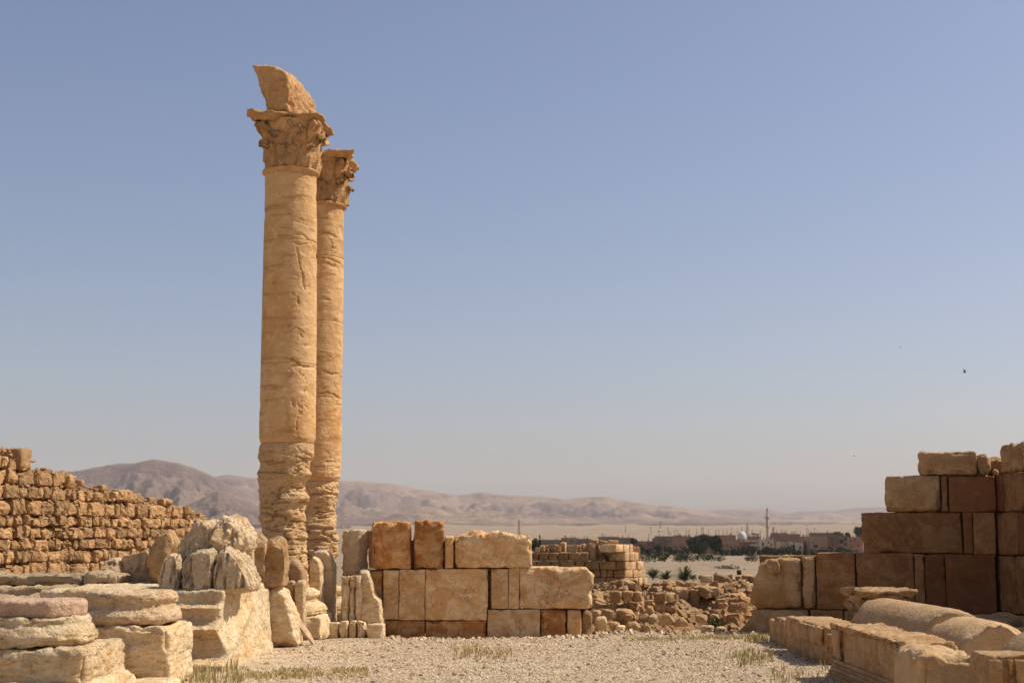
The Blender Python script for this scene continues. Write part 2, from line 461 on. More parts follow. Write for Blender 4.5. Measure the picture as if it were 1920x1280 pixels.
M['rosy'] = stone_mat('limestone_rosy', (0.47, 0.325, 0.225), (0.52, 0.375, 0.25), (0.36, 0.225, 0.145), strata=0.3, layb=.5, bump=1.3, warm=.92, gg=.97, bsc=1.8)
M['pale_weathered'] = stone_mat('limestone_weathered', (0.70, 0.55, 0.375), (0.62, 0.45, 0.27), (0.42, 0.285, 0.155), strata=0.15, grey=0.0, bump=1.8, veins=0.3, layb=.2, warm=.92, gg=.985)
def ground_mat():
    t = NT('ground_earth'); p = t.pos()
    a = t.noise(p, 0.35, 6, 0.6).outputs['Fac']; f = t.noise(p, 9, 6, 0.7).outputs['Fac']; far = t.noise(t.scale(p, (0.5, 1.6, 1.0)), 0.03, 8, 0.68, 0.6).outputs['Fac']
    c = t.mix(t.ramp(a, 0.4, 0.62), (0.27, 0.197, 0.125), (0.225, 0.157, 0.095))
    c = t.mix(t.ramp(f, 0.45, 0.72, 0, 0.6), c, (0.28, 0.19, 0.11))
    c = t.mix(t.ramp(far, 0.46, 0.60, 0, 0.6), c, (0.31, 0.237, 0.16))
    sx = t.n('ShaderNodeSeparateXYZ'); t.set(sx.inputs[0], p)          # paler crushed stone inside the court
    court = t.mix(t.ramp(t.noise(p, 1.6, 6, 0.65).outputs['Fac'], 0.42, 0.62), (0.56, 0.44, 0.295), (0.44, 0.32, 0.20))
    court = t.mix(t.ramp(t.noise(p, 22, 5, 0.7).outputs['Fac'], 0.5, 0.7, 0, 0.55), court, (0.30, 0.205, 0.125))
    c = t.mix(t.ramp(sx.outputs['Y'], 25.5, 31.0), court, c)
    t.color(c)
    n = t.bump(t.noise(p, 14, 5, 0.7).outputs['Fac'], 0.05, 0.6); t.normal(n); return t.m
M['ground'] = ground_mat()
def mountain_mat():
    t = NT('mountain_rock'); p = t.pos()
    a = t.noise(p, 0.0011, 8, 0.62, 0.8).outputs['Fac']; b = t.noise(p, 0.006, 6, 0.65, 0.4).outputs['Fac']
    c = t.mix(t.ramp(a, 0.40, 0.58), (0.265, 0.18, 0.12), (0.165, 0.112, 0.085))
    c = t.mix(t.ramp(b, 0.48, 0.64, 0, 0.8), c, (0.13, 0.09, 0.07))
    t.color(c)
    t.normal(t.bump(t.noise(p, 0.012, 7, 0.65, 0.5).outputs['Fac'], 35.0, 0.7)); return t.m
M['mountain'] = mountain_mat()
def attr_mat(name, attr, a, b, rough=0.95):
    t = NT(name); x = t.n('ShaderNodeAttribute', attribute_name=attr)
    t.color(t.mix(x.outputs['Fac'], a, b)); t.b.inputs['Roughness'].default_value = rough; return t.m
def gravel_mat():
    t = NT('gravel_stone'); x = t.n('ShaderNodeAttribute', attribute_name='tone').outputs['Fac']
    c = t.mix(t.ramp(x, 0.0, 0.35), (0.20, 0.135, 0.085), (0.41, 0.295, 0.185))
    c = t.mix(t.ramp(x, 0.35, 1.0), c, (0.68, 0.535, 0.35))
    t.color(c); return t.m
M['gravel'] = gravel_mat()
M['grass'] = attr_mat('dry_grass', 'tone', (0.21, 0.19, 0.07), (0.56, 0.43, 0.20))
def flat_mat(name, c, v=0.25, sc=3.0, rough=0.9):
    t = NT(name); p = t.pos(); n = t.noise(p, sc, 5, 0.6).outputs['Fac']
    oi = t.n('ShaderNodeObjectInfo').outputs['Random']
    c2 = t.mix(t.ramp(n, 0.35, 0.7), tuple(x * (1 + v) for x in c), tuple(x * (1 - v) for x in c))
    h = t.n('ShaderNodeHueSaturation'); t.set(h.inputs['Color'], c2); t.set(h.inputs['Value'], t.ramp(oi, 0, 1, 0.82, 1.15)); t.color(h.outputs[0])
    t.b.inputs['Roughness'].default_value = rough; return t.m
M['plaster_tan'] = flat_mat('plaster_tan', (0.30, 0.20, 0.125), 0.15, 0.4)
M['plaster_pink'] = flat_mat('plaster_pink', (0.30, 0.175, 0.115), 0.15, 0.4)
M['plaster_pale'] = flat_mat('plaster_pale', (0.47, 0.37, 0.27), 0.12, 0.4)
M['plaster_grey'] = flat_mat('plaster_grey', (0.215, 0.16, 0.12), 0.15, 0.4)
M['drum'] = stone_mat('limestone_drum', (0.43, 0.305, 0.18), (0.39, 0.255, 0.13), (0.28, 0.165, 0.075), strata=0.1, layb=.1, bump=.5)
M['window'] = flat_mat('window_dark', (0.035, 0.03, 0.028), 0.2, 1.0, 0.4)
M['frame'] = flat_mat('window_surround', (0.42, 0.33, 0.25), 0.1, 1.0)
M['dome'] = flat_mat('dome_white', (0.62, 0.62, 0.56), 0.1, 0.6, 0.5)
M['wood'] = flat_mat('old_wood', (0.36, 0.25, 0.15), 0.35, 9.0)
M['pole'] = flat_mat('pole_grey', (0.13, 0.10, 0.085), 0.2, 1.0)
M['bark'] = flat_mat('bark', (0.12, 0.085, 0.055), 0.3, 4.0)
M['leaf_dark'] = flat_mat('leaf_dark', (0.040, 0.052, 0.024), 0.35, 1.2)
M['leaf_olive'] = flat_mat('leaf_olive', (0.075, 0.078, 0.036), 0.35, 1.2)
M['leaf_palm'] = flat_mat('leaf_palm', (0.085, 0.095, 0.035), 0.3, 5.0)
M['scrub'] = flat_mat('leaf_scrub', (0.15, 0.125, 0.07), 0.3, 3.0)
M['bird'] = flat_mat('feathers_dark', (0.05, 0.05, 0.055), 0.2, 5.0)
M['dark_metal'] = flat_mat('dark_metal', (0.09, 0.045, 0.03), 0.3, 5.0)
M['van_white'] = flat_mat('white_paint', (0.75, 0.74, 0.72), 0.05, 1.0, 0.4)

# ================================================================== SETTING: ground, mountains, haze
GR = np.array([0, 23.5, 25.2, 26.4, 29, 45, 80, 110, 180, 300, 430, 445, 456, 470, 600, 900, 1500, 2500, 4500, 8000, 15000], float)
GZ = np.array([0, 0, -0.10, -0.14, -0.2, -0.7, -1.35, -1.85, -3.0, -4.9, -6.3, -5.5, -5.3, -6.6, -7.6, -7.2, -3.5, 5, 26, 55, 70], float)
def ground_z(x, y):
    x = np.asarray(x, float); y = np.asarray(y, float)
    r = np.where(y > 0, np.sqrt(x * x + y * y), np.abs(y) * 0.6 + np.abs(x))
    r = np.where((y > 0) & (r < 60), np.maximum(y, r - 9), r)
    z = np.interp(r, GR, GZ)
    p = np.stack([x, y, 0 * x], -1).reshape(-1, 3)
    n1 = fbm(p * 0.45, 3, 3).reshape(x.shape); n2 = fbm(p * 0.035, 4, 5).reshape(x.shape); n3 = fbm(p * 0.004, 4, 8).reshape(x.shape)
    z = z + 0.10 * np.exp(-((y - 25.45) / 0.45) ** 2) * np.clip(0.35 + 0.9 * n1, 0, 1.2) * (np.abs(x) < 9) * (y > 0)
    z = z + 0.045 * n1 + n2 * np.interp(r, [0, 30, 90, 300, 600, 1000], [0, 0.02, 0.25, 0.7, 0.7, 2.5]) + n3 * np.interp(r, [0, 700, 3000, 9000], [0, 0, 7, 20])
    return z
rad = np.concatenate([[0.02], np.linspace(2, 12, 6), np.linspace(13, 30, 86), np.geomspace(31, 15000, 130)])
az = np.concatenate([np.linspace(-24, 24, 260), np.linspace(26, 334, 96)]) * pi / 180
RR, AA = np.meshgrid(rad, az, indexing='ij')
gx, gy = RR * np.sin(AA), RR * np.cos(AA)
gz = ground_z(gx, gy)
ground = mk('ground', np.stack([gx, gy, gz], -1).reshape(-1, 3), grid_faces(len(az), len(rad), wrap=True)[:, ::-1], M['ground'], origin=np.zeros(3))
tag(ground, kind='structure')

def mountain(name, dist, width, prof, seed, gully=0.55, base=20.0, foot=0.45):
    """a range at a real distance: prof = [(px, py of its crest)], eroded by gullies"""
    prof = np.array(prof, float)
    a = np.arctan((prof[:, 0] - 960) / FPX); hgt = np.array([(P(x, y, dist)[2]) for x, y in prof])
    aa = np.linspace(a[0], a[-1], max(60, int((a[-1] - a[0]) * 900)))
    nd = 90
    t = np.linspace(-1, 1, nd)
    A2, T2 = np.meshgrid(aa, t, indexing='xy')
    D = dist + T2 * width
    Hc = np.interp(A2, a, hgt)
    X = D * np.tan(A2); Y = D
    p = np.stack([X, Y, 0 * X], -1).reshape(-1, 3)
    warp = 0.22 * fbm(p / (width * 0.8), 3, seed).reshape(X.shape)
    q = np.abs(np.clip(T2 + warp * (1 - np.abs(T2)) * (np.abs(T2) > 0.05), -1, 1))
    sh = (1 - q) ** 1.25 * (1 - foot) + (1 - q) ** 2.6 * foot
    rid = 1 - np.abs(fbm(p / (width * 0.26), 5, seed + 4)).reshape(X.shape) * 1.9
    rid2 = fbm(p / (width * 0.10), 4, seed + 7).reshape(X.shape)
    side = np.clip(q * 2.8, 0, 1) * np.clip((1 - q) * 2.5, 0, 1)
    Z = base + (Hc - base) * sh + (Hc - base) * gully * side * (rid - 0.72) + (Hc - base) * 0.16 * rid2 * np.clip((1 - q) * 3, 0, 1) * (0.25 + 0.75 * np.clip(q * 3, 0, 1))
    Z = np.where(q >= 0.999, base - 40, Z)
    o = mk(name, np.stack([X, Y, Z], -1).reshape(-1, 3), grid_faces(len(aa), nd), M['mountain'], origin=np.array((0, dist, base)))
    return tag(o, kind='structure')
mountain('mountain_far', 11500, 2500, [(700, 975), (900, 962), (1000, 958), (1100, 957), (1200, 958), (1280, 955), (1340, 956), (1390, 953), (1420, 951.5), (1440, 953), (1460, 960), (1475, 962), (1500, 958), (1560, 957), (1600, 951), (1640, 949.5), (1700, 952), (1800, 948), (2000, 955), (2300, 960), (2600, 985)], 11, base=70)
mountain('mountain_range', 8200, 2000, [(-700, 930), (-300, 905), (0, 890), (300, 900), (430, 888), (480, 895), (560, 903), (640, 901), (680, 903), (720, 907), (760, 912), (800, 918), (860, 927), (900, 922), (960, 928), (1010, 929), (1060, 935), (1100, 931), (1140, 931), (1180, 940), (1230, 946), (1280, 950), (1340, 962), (1400, 972), (1500, 982), (1600, 990)], 23, base=52)
mountain('mountain_left', 5600, 1300, [(-900, 920), (-500, 890), (-200, 880), (0, 890), (90, 884), (135, 880), (200, 873), (250, 868), (290, 859), (330, 865), (380, 882), (430, 905), (480, 930), (560, 955), (640, 975)], 31, base=36)
mountain('foothill_left', 3900, 600, [(200, 990), (300, 965), (370, 938), (412, 917), (450, 934), (500, 955), (580, 975), (660, 988)], 43, base=22, gully=0.35)
mountain('foothill_middle', 5400, 800, [(480, 985), (560, 962), (620, 950), (650, 946), (700, 958), (760, 950), (800, 947), (850, 962), (900, 955), (960, 961), (1010, 972), (1060, 966), (1120, 978), (1200, 975), (1280, 984), (1400, 986), (1500, 980), (1620, 986), (1760, 990)], 57, base=34, gully=0.4)
def haze_mat():
    m = bpy.data.materials.new('haze_air'); m.use_nodes = True; t = m.node_tree; t.nodes.clear()
    o = t.nodes.new('ShaderNodeOutputMaterial'); v = t.nodes.new('ShaderNodeVolumePrincipled')
    v.inputs['Color'].default_value = (0.86, 0.85, 0.89, 1); v.inputs['Density'].default_value = 4.3e-5; v.inputs['Density Attribute'].default_value = ''
    v.inputs['Anisotropy'].default_value = 0.0
    t.links.new(v.outputs[0], o.inputs['Volume']); return m
hz = box('haze', (0, 0, 300), (31000, 31000, 640), haze_mat())
tag(hz, 'pale dusty haze hanging over the desert plain', 'haze', kind='stuff')

# ================================================================== COLUMNS
class WallF:
    """vertical wall plane through two surveyed points; blocks are measured on its face"""
    def __init__(s, px0, Y0, px1, Y1, py=1000):
        a = P(px0, py, Y0)[:2]; b = P(px1, py, Y1)[:2]
        s.a = a; s.u = (b - a) / np.linalg.norm(b - a); s.n = np.array((-s.u[1], s.u[0])); s.rot = math.atan2(s.u[1], s.u[0])
    def uz(s, px, py):
        d = ray(px, py); A = np.array([[d[0], -s.u[0]], [d[1], -s.u[1]]]); t, u = np.linalg.solve(A, s.a); return u, HC + d[2] * t
    def world(s, u, dep, z):
        q = s.a + s.u * u + s.n * dep; return np.array((q[0], q[1], z))
    def block(s, name, x0, y0, x1, y1, depth, mat, parent, proud=0.0, gap=0.0025, below=0.0, **kw):
        kw['chip'] = kw.get('chip', .03) * .35
        xm, ym = (x0 + x1) / 2, (y0 + y1) / 2
        u0 = s.uz(x0, ym)[0] + gap; u1 = s.uz(x1, ym)[0] - gap
        z1 = s.uz(xm, y0)[1] - gap * 0.6; z0 = s.uz(xm, y1)[1] - below + gap * 0.6
        c = s.world((u0 + u1) / 2, depth / 2 - proud, z0)
        return stone(name, c, (u1 - u0, depth, z1 - z0), mat, parent, rot=s.rot, **kw)

def shaft(c, R0, zs, drums, parent, mat, seed, erosion, table, nth=200, dz=0.014, cracks=()):
    """drums of a worn column shaft: table = [(z, radius, x shift)]"""
    tb = np.array(table)
    for i, (za, zb) in enumerate(drums):
        n = int((zb - za) / dz) + 2
        z = np.linspace(za + 0.002, zb - 0.002, n)
        r = np.interp(z, tb[:, 0], tb[:, 1]); sx = np.interp(z, tb[:, 0], tb[:, 2])
        e = erosion(z)
        ed = np.minimum(z - za, zb - z)
        r = r - 0.004 * np.exp(-(ed / 0.012) ** 2)
        th = np.linspace(0, 2 * pi, nth, endpoint=False)
        Z2, T2 = np.meshgrid(z, th, indexing='ij'); E2 = np.repeat(e[:, None], nth, 1).ravel()
        ct, st = np.cos(T2).ravel(), np.sin(T2).ravel(); R2 = np.repeat(r[:, None], nth, 1).ravel(); S2 = np.repeat(sx[:, None], nth, 1).ravel()
        p = np.stack([R2 * ct + c[0], R2 * st + c[1], Z2.ravel()], -1)
        d = 0.006 * fbm(p * np.array((2, 2, 3)), 4, seed) + 0.003 * fbm(p * np.array((6, 6, 22)), 2, seed + 2)
        chips = pnoise(p * np.array((3.1, 3.1, 5.0)), seed + 6)
        d -= 0.06 * np.clip(chips - 0.45, 0, 1) * (1 - E2)
        vc = pnoise(p * np.array((1.6, 1.6, 0.75)) + 0.25 * np.stack([fbm(p * 3, 2, seed + k) for k in (51, 53, 55)], -1), seed + 57)
        d -= 0.02 * np.exp(-(vc / 0.012) ** 2) * np.clip(pnoise(p * 0.9, seed + 59) * 3, 0, 1) * (1 - E2)
        ring = np.abs(Z2.ravel() - za) < 0.09
        d -= np.where(ring, 0.03, 0.0) * np.clip(fbm(p * 4, 3, seed + 8) + 0.05, 0, 1) * np.exp(-((Z2.ravel() - za) / 0.045) ** 2)
        lay = fbm(p * np.array((1.25, 1.25, 6.2)), 4, seed + 11); lay2 = fbm(p * np.array((2.4, 2.4, 13)), 3, seed + 17)
        lump = fbm(p * np.array((1.7, 1.7, 2.6)), 3, seed + 15)
        d += E2 * (0.048 * lump + 0.036 * lay - 0.060 * np.exp(-(lay / 0.06) ** 2) - 0.016 * np.exp(-(lay2 / 0.08) ** 2) + 0.008 * fbm(p * 14, 2, seed + 19))
        th_ = np.where(T2.ravel() > pi, T2.ravel() - 2 * pi, T2.ravel()); zz_ = Z2.ravel()
        wob = 0.02 * pnoise(p * 11, seed + 61)
        for pts, wd, dep in cracks:               # broken lines and chipped holes seen on the lit side
            wd = wd * .62; dep = dep * .62
            q = [(math.asin(max(-.98, min(.98, (XP(x, y, c[1]) - c[0]) / R0))) - pi / 2, P(x, y, c[1] - R0)[2]) for x, y in pts]
            for (t0, z0), (t1, z1) in zip(q[:-1], q[1:]):
                ax, az_ = (t1 - t0) * R0, z1 - z0; L2 = ax * ax + az_ * az_ + 1e-9
                bx, bz = (th_ - t0) * R0 + wob, zz_ - z0 + wob
                k_ = np.clip((bx * ax + bz * az_) / L2, 0, 1)
                d = d - dep * np.exp(-((bx - k_ * ax) ** 2 + (bz - k_ * az_) ** 2) / wd ** 2) * (.6 + .8 * np.clip(pnoise(p * 7, seed + 63) + .4, 0, 1))
        V = np.stack([p[:, 0] + d * ct + S2, p[:, 1] + d * st, p[:, 2]], -1)
        F = grid_faces(nth, n, wrap=True)
        V = np.vstack([V, [[c[0] + sx[0], c[1], za + 0.002]], [[c[0] + sx[-1], c[1], zb - 0.002]]])
        k = n * nth; j = np.arange(nth); j2 = (j + 1) % nth
        F = np.vstack([F, np.stack([np.full(nth, k), j2, j, j], -1), np.stack([np.full(nth, k + 1), (n - 1) * nth + j, (n - 1) * nth + j2, (n - 1) * nth + j2], -1)])
        F = [list(dict.fromkeys(f)) for f in F.tolist()]
        mk('drum', V, F, M['column_worn'] if e.mean() > .5 else mat, parent)

def leaf_mesh(w, hgt, curl, r0, r1, seed, n=9, m=14, serr=0.16):
    """acanthus leaf standing on a bell of radius r0 (foot) to r1; local frame: x = tangent, y = outward, z = up"""
    s = np.linspace(0, 1, m); u = np.linspace(-1, 1, n)
    S, U = np.meshgrid(s, u, indexing='ij')
    wid = w * (0.72 + 0.55 * np.sin(np.clip(S * 1.05, 0, 1) * pi) ** 0.8 - 0.55 * ss(0.75, 1.0, S)) * (1 + serr * np.sin(S * 26) * np.abs(U) ** 3)
    zc = hgt * np.where(S < 0.78, S / 0.78 * 0.98, 0.98 + 0.06 * np.sin((S - 0.78) / 0.22 * pi) - 0.13 * ss(0.86, 1, S))
    out = r0 + (r1 - r0) * S ** 1.4 + curl * ss(0.55, 1.0, S) ** 1.3
    x = U * wid; y = out + 0.026 * np.cos(U * pi * 3.0) - 0.05 * np.abs(U) ** 2 + 0.045 * (1 - np.abs(U)) ** 2
    V1 = np.stack([x, y, zc - 0.02 * np.abs(U) * S], -1).reshape(-1, 3); V2 = V1 - np.array((0, 0.055, 0.02))
    F1 = grid_faces(n, m); k = n * m
    F = [list(f)[::-1] for f in F1] + [list(f + k) for f in F1]
    b = [i * n for i in range(m)], [i * n + n - 1 for i in range(m)]
    for i in range(m - 1):
        F.append([b[0][i], b[0][i + 1], b[0][i + 1] + k, b[0][i] + k]); F.append([b[1][i], b[1][i] + k, b[1][i + 1] + k, b[1][i + 1]])
    for j in range(n - 1):
        F.append([(m - 1) * n + j, (m - 1) * n + j + 1, (m - 1) * n + j + 1 + k, (m - 1) * n + j + k])
    return np.concatenate([V1, V2]), F
def spiral_vf(rad, thick, turns=1.6):
    t = np.linspace(0, 1, 26); a = t * turns * 2 * pi; r = rad * (1 - 0.78 * t)
    pts = np.stack([0 * t, r * np.cos(a), r * np.sin(a)], -1)
    return tube_vf(pts, thick * (1 - 0.4 * t), 6)
def eroder(V, seed, amp):
    n = np.stack([fbm(V * 4.0, 3, seed + k * 9) for k in range(3)], -1)
    n2 = np.stack([pnoise(V * 12, seed + 40 + k * 9) for k in range(3)], -1)
    return V + amp * n + amp * 0.35 * n2
def capital(c, z0, R0, H, half, parent, mat, seed, amp, rot=0.0, broken=None, base_tilt=None):
    """Corinthian capital: bell, two rows of leaves, volutes, concave abacus; world position c, foot at z0"""
    def put(V):
        cr, sr = cos(rot), sin(rot)
        V = np.stack([V[:, 0] * cr - V[:, 1] * sr, V[:, 0] * sr + V[:, 1] * cr, V[:, 2]], -1)
        if base_tilt is not None: V = V @ base_tilt.T
        W = V + np.array((c[0], c[1], z0)); return eroder(W, seed, amp)
    cap = empty('capital', (c[0], c[1], z0)); cap.parent = parent
    if parent is not None: cap.location = tuple(np.array((c[0], c[1], z0)) - wloc(parent))
    zz = np.linspace(0, 0.90 * H, 40); rb = R0 * 0.97 + (R0 * 1.22 - R0 * 0.97) * (zz / (0.90 * H)) ** 2.4
    th = np.linspace(0, 2 * pi, 72, endpoint=False)
    V = np.stack([rb[:, None] * np.cos(th), rb[:, None] * np.sin(th), np.repeat(zz[:, None], 72, 1)], -1).reshape(-1, 3)
    mk('bell', put(V), grid_faces(72, 40, wrap=True), mat, cap)
    rl = random.Random(seed)
    for row, (hh, off, curl, w) in enumerate(((0.42 * H, 0.0, 0.10, 0.17), (0.68 * H, 0.5, 0.15, 0.17))):
        for k in range(8):
            if rl.random() < 0.10: continue
            LV, LF = leaf_mesh(w * R0 / 0.45, hh * rl.uniform(0.9, 1.05), curl * rl.uniform(0.55, 1.1), R0 * (1.06 if row == 0 else 1.0), R0 * (1.10 if row == 0 else 1.12), seed + k)
            a = (k + off) * pi / 4
            V = np.stack([LV[:, 0] * cos(a) - LV[:, 1] * sin(a), LV[:, 0] * sin(a) + LV[:, 1] * cos(a), LV[:, 2]], -1)
            mk('leaf', put(V), LF, mat, cap)
    for k in range(4):                       # corner volutes with their stalks
        a = pi / 4 + k * pi / 2
        SV, SF = spiral_vf(0.095 * H / 1.05, 0.036)
        SV2 = SV * np.array((1, 1, 1)); d = half * 1.03
        tv, tf = tube_vf([(0, R0 * 1.02, 0.5 * H), (0, R0 * 1.12, 0.62 * H), (0, R0 * 1.3, 0.74 * H), (0, d - 0.02, 0.80 * H)], [0.05, 0.075, 0.085, 0.07], 6)
        V, F = join_vf([(SV2 + np.array((0.045, d - 0.06, 0.74 * H)), SF), (SV2 + np.array((-0.045, d - 0.06, 0.74 * H)), SF), (tv, tf)])
        V = np.stack([V[:, 0] * cos(a) - V[:, 1] * sin(a), V[:, 0] * sin(a) + V[:, 1] * cos(a), V[:, 2]], -1)
        mk('volute', put(V), F, mat, cap)
    for k in range(8):                       # inner stalks between the leaves
        a = (k + 0.25) * pi / 4
        tv, tf = tube_vf([(0, R0 * 1.0, 0.42 * H), (0, R0 * 1.05, 0.60 * H), (0.03, R0 * 1.16, 0.74 * H), (0.08, R0 * 1.24, 0.80 * H)], [0.035, 0.035, 0.045, 0.03], 6)
        V = np.stack([tv[:, 0] * cos(a) - tv[:, 1] * sin(a), tv[:, 0] * sin(a) + tv[:, 1] * cos(a), tv[:, 2]], -1)
        mk('stalk', put(V), tf, mat, cap)
    # abacus with concave sides, cut corners and a moulded edge
    ang = np.linspace(0, 2 * pi, 128, endpoint=False)
    def rab(a, hf):
        b = (a % (pi / 2)) - pi / 4            # 0 at a corner when side-centred angles start at 0
        t = np.abs(b) / (pi / 4)               # 0 corner .. 1 side centre
        rc = hf * 1.36; rs = hf * 0.78
        return np.minimum(rs + (rc - rs) * (1 - t) ** 1.35, hf * 1.36)
    lev = [(0.86, 0.80), (0.875, 0.88), (0.90, 0.91), (0.925, 0.95), (0.935, 0.975), (0.945, 1.0), (0.965, 1.0), (0.985, 0.995), (1.0, 0.97), (1.0, 0.75), (1.0, 0.5), (1.0, 0.25), (1.0, 0.01)]
    rows = []
    for zf, k in lev:
        r_ = rab(ang, half) * k; rows.append(np.stack([r_ * np.cos(ang), r_ * np.sin(ang), np.full(len(ang), zf * H)], -1))
    V = np.concatenate(rows)
    if broken is not None: V = broken(V)
    W = eroder(put(V), seed + 71, amp * .9)
    mk('abacus', W, grid_faces(128, len(lev), wrap=True), mat, cap)
    return cap

# ---- near column
NC = np.array((-3.87, 24.5)); FC = np.array((-3.70, 26.9))
def zc(py, c): return P(540, py, c[1])[2]
def rpx(w, c): return w / 2 / FPX * c[1]
ncol = empty('column', (NC[0], NC[1], 0), 'tall near column with broken stone on its capital', 'column')
zN = {y: zc(y, NC) for y in (322, 326, 457, 685, 832, 1060)}
tabN = [(0.6, .455, -0.02), (zc(1060, NC), .42, -.03), (zc(1020, NC), .40, -.035), (zc(985, NC), .38, -.05), (zc(950, NC), .395, -.05), (zc(935, NC), .43, -.04), (zc(915, NC), .375, -.06), (zc(905, NC), .395, -.06), (zc(890, NC), .45, -.03), (zc(850, NC), .475, -.015), (zc(838, NC), .465, -.01), (zN[832], .45, 0), (zc(822, NC), .478, 0), (zc(800, NC), .482, 0), (zc(600, NC), .474, -.01), (zc(450, NC), .462, -.02), (zc(330, NC), .447, -.035), (zc(300, NC), .445, -.035)]
def eroN(z): return 0.06 + 0.94 * (1 - ss(zN[832] - 0.35, zN[832] + 0.02, z)) * 1.0 - 0.06 * ss(zN[832], zN[832] + 0.3, z)
shaft(NC, .46, None, [(0.78, zN[1060] + 0.35), (zN[1060] + 0.35, zN[832]), (zN[832], zN[685]), (zN[685], zN[457]), (zN[457], zN[326] - 0.02)], ncol, M['column'], 71, eroN, tabN, cracks=[
    ([(566, 462), (569, 490), (571, 505), (576, 520)], .016, .05), ([(574, 520), (577, 540)], .03, .025), ([(556, 544), (558, 552)], .025, .05), ([(566, 555), (567, 568)], .022, .07),
    ([(548, 608), (562, 613), (575, 622)], .013, .035), ([(545, 624), (560, 616), (566, 613)], .012, .03), ([(571, 624), (572, 630)], .022, .06), ([(545, 521), (566, 523)], .012, .03),
    ([(540, 668), (556, 672), (568, 683), (582, 686)], .022, .06), ([(548, 690), (560, 684), (575, 688), (590, 684)], .04, .03), ([(556, 752), (558, 760)], .03, .05), ([(565, 755), (570, 765)], .025, .06), ([(576, 760), (580, 764)], .03, .03),
    ([(555, 440), (570, 436), (585, 446)], .03, .03), ([(550, 452), (572, 456), (588, 452)], .025, .04), ([(520, 418), (560, 414), (588, 420)], .012, .02)])
capc = (NC[0] - 0.035, NC[1])
lathe('astragal', (*capc, 0), [(.44, zN[326] - .06), (.46, zN[326] - .055), (.468, zN[326] - .03), (.50, zN[326] - .012), (.505, zN[326] + .01), (.49, zN[326] + .03), (.45, zN[326] + .04)], M['capital'], ncol, rough=.006, fine=.003, nth=90)
HN = zc(227, NC) - zN[326] - 0.03
def brokenN(V):
    a = np.arctan2(V[:, 1], V[:, 0]); z = V[:, 2]
    w = np.exp(-((a + pi / 2 - 0.45) / 0.42) ** 2)     # front face broken away right of its middle
    V = V.copy(); V[:, 2] -= 0.0; V[:, :2] *= (1 - 0.12 * w)[:, None]
    w2 = np.exp(-((a + pi / 4) / 0.35) ** 2); V[:, :2] *= (1 - 0.13 * w2)[:, None]
    return V
capital(capc, zN[326] + 0.03, .455, HN, .70, ncol, M['capital'], 5, 0.035, broken=brokenN)
# moulded foot of the column
lathe('base_moulding', (NC[0], NC[1], 0), [(.60, .34), (.69, .36), (.72, .43), (.70, .51), (.63, .545), (.585, .57), (.57, .62), (.60, .65), (.615, .69), (.60, .735), (.55, .76), (.50, .785)], M['cream'], ncol, nth=110, zres=.03, rough=.035, fine=.008, strata=.02, seed=77)
stone('plinth', (NC[0], NC[1] - 0.05, -0.05), (1.5, 1.45, 0.40), M['cream'], ncol, res=.045, r=.06, rough=.03, strata=.012, chip=.10, seed=78)

# ---- the broken block standing on the near capital
zt = zN[326] + 0.03 + HN
front = [(474, 125), (500, 126), (519, 129), (537, 138), (546, 160), (545, 185), (544, 213), (520, 211), (500, 211), (499, 190), (490, 175), (484, 150)]
backo = [(484, 126), (505, 127), (530, 131), (553, 142), (572, 163), (589, 190), (598, 221), (560, 219), (510, 215), (505, 190), (498, 175), (492, 150)]
ol = np.array([P(x, y, NC[1] - 0.30) for x, y in front]); bk = np.array([P(x, y, NC[1] + 0.30) for x, y in backo])
def low(o): o = o.copy(); o[:, 2] = np.maximum(o[:, 2], zt - 0.03); return o
def aty(o, y): o = o.copy(); o[:, 1] = y; return o
rings = [aty(shrink(ol, .93), NC[1] - .42), aty(ol, NC[1] - .36), aty(low(ol * .45 + bk * .55), NC[1] + .05), aty(low(bk), NC[1] + .40), aty(shrink(low(bk), .9), NC[1] + .50)]
V, F = loft_base(rings); V, F, N = remesh_verts(V, F, .022, 1)
V = V + N * weather(V, N, 91, .03, .010, 0, None, 0, .03, crisp=.035)[:, None]
tag(mk('entablature_fragment', V, F, M['capital']), 'broken curved entablature stone perched on top of the near column', 'stone fragment')

# ---- far column
fcol = empty('column', (FC[0], FC[1], 0), 'second column partly hidden behind the tall near one', 'column')
zF = {y: zc(y, FC) for y in (382, 487, 607, 748, 903)}; zF[382] = zc(388, FC)
tabF = [(0.6, .45, 0), (zc(1060, FC), .42, .0), (zc(1010, FC), .445, .0), (zc(985, FC), .43, -.01), (zc(960, FC), .395, -.01), (zc(935, FC), .43, .0), (zc(912, FC), .44, 0), (zF[903], .425, 0), (zc(895, FC), .465, 0), (zc(850, FC), .475, 0), (zc(600, FC), .468, 0), (zc(480, FC), .458, 0), (zc(380, FC), .445, 0), (zc(360, FC), .44, 0)]
def eroF(z): return 0.08 + 0.77 * (1 - ss(zF[903] - .25, zF[903] + .02, z)) + 0.22 * (1 - ss(zF[903], zF[903] + .9, z)) - 0.05
shaft(FC, .46, None, [(0.72, zF[903]), (zF[903], zF[748]), (zF[748], zF[607]), (zF[607], zF[487]), (zF[487], zF[382] - .03)], fcol, M['column'], 131, eroF, tabF, cracks=[
    ([(596, 482), (612, 482), (628, 485), (641, 490)], .022, .06), ([(598, 492), (620, 494), (636, 500)], .04, .02), ([(612, 560), (622, 561)], .03, .04), ([(606, 695), (625, 700), (640, 696)], .02, .03), ([(598, 738), (618, 735), (636, 742)], .018, .04), ([(604, 440), (620, 436), (634, 442)], .03, .03), ([(600, 410), (618, 408)], .02, .03)])
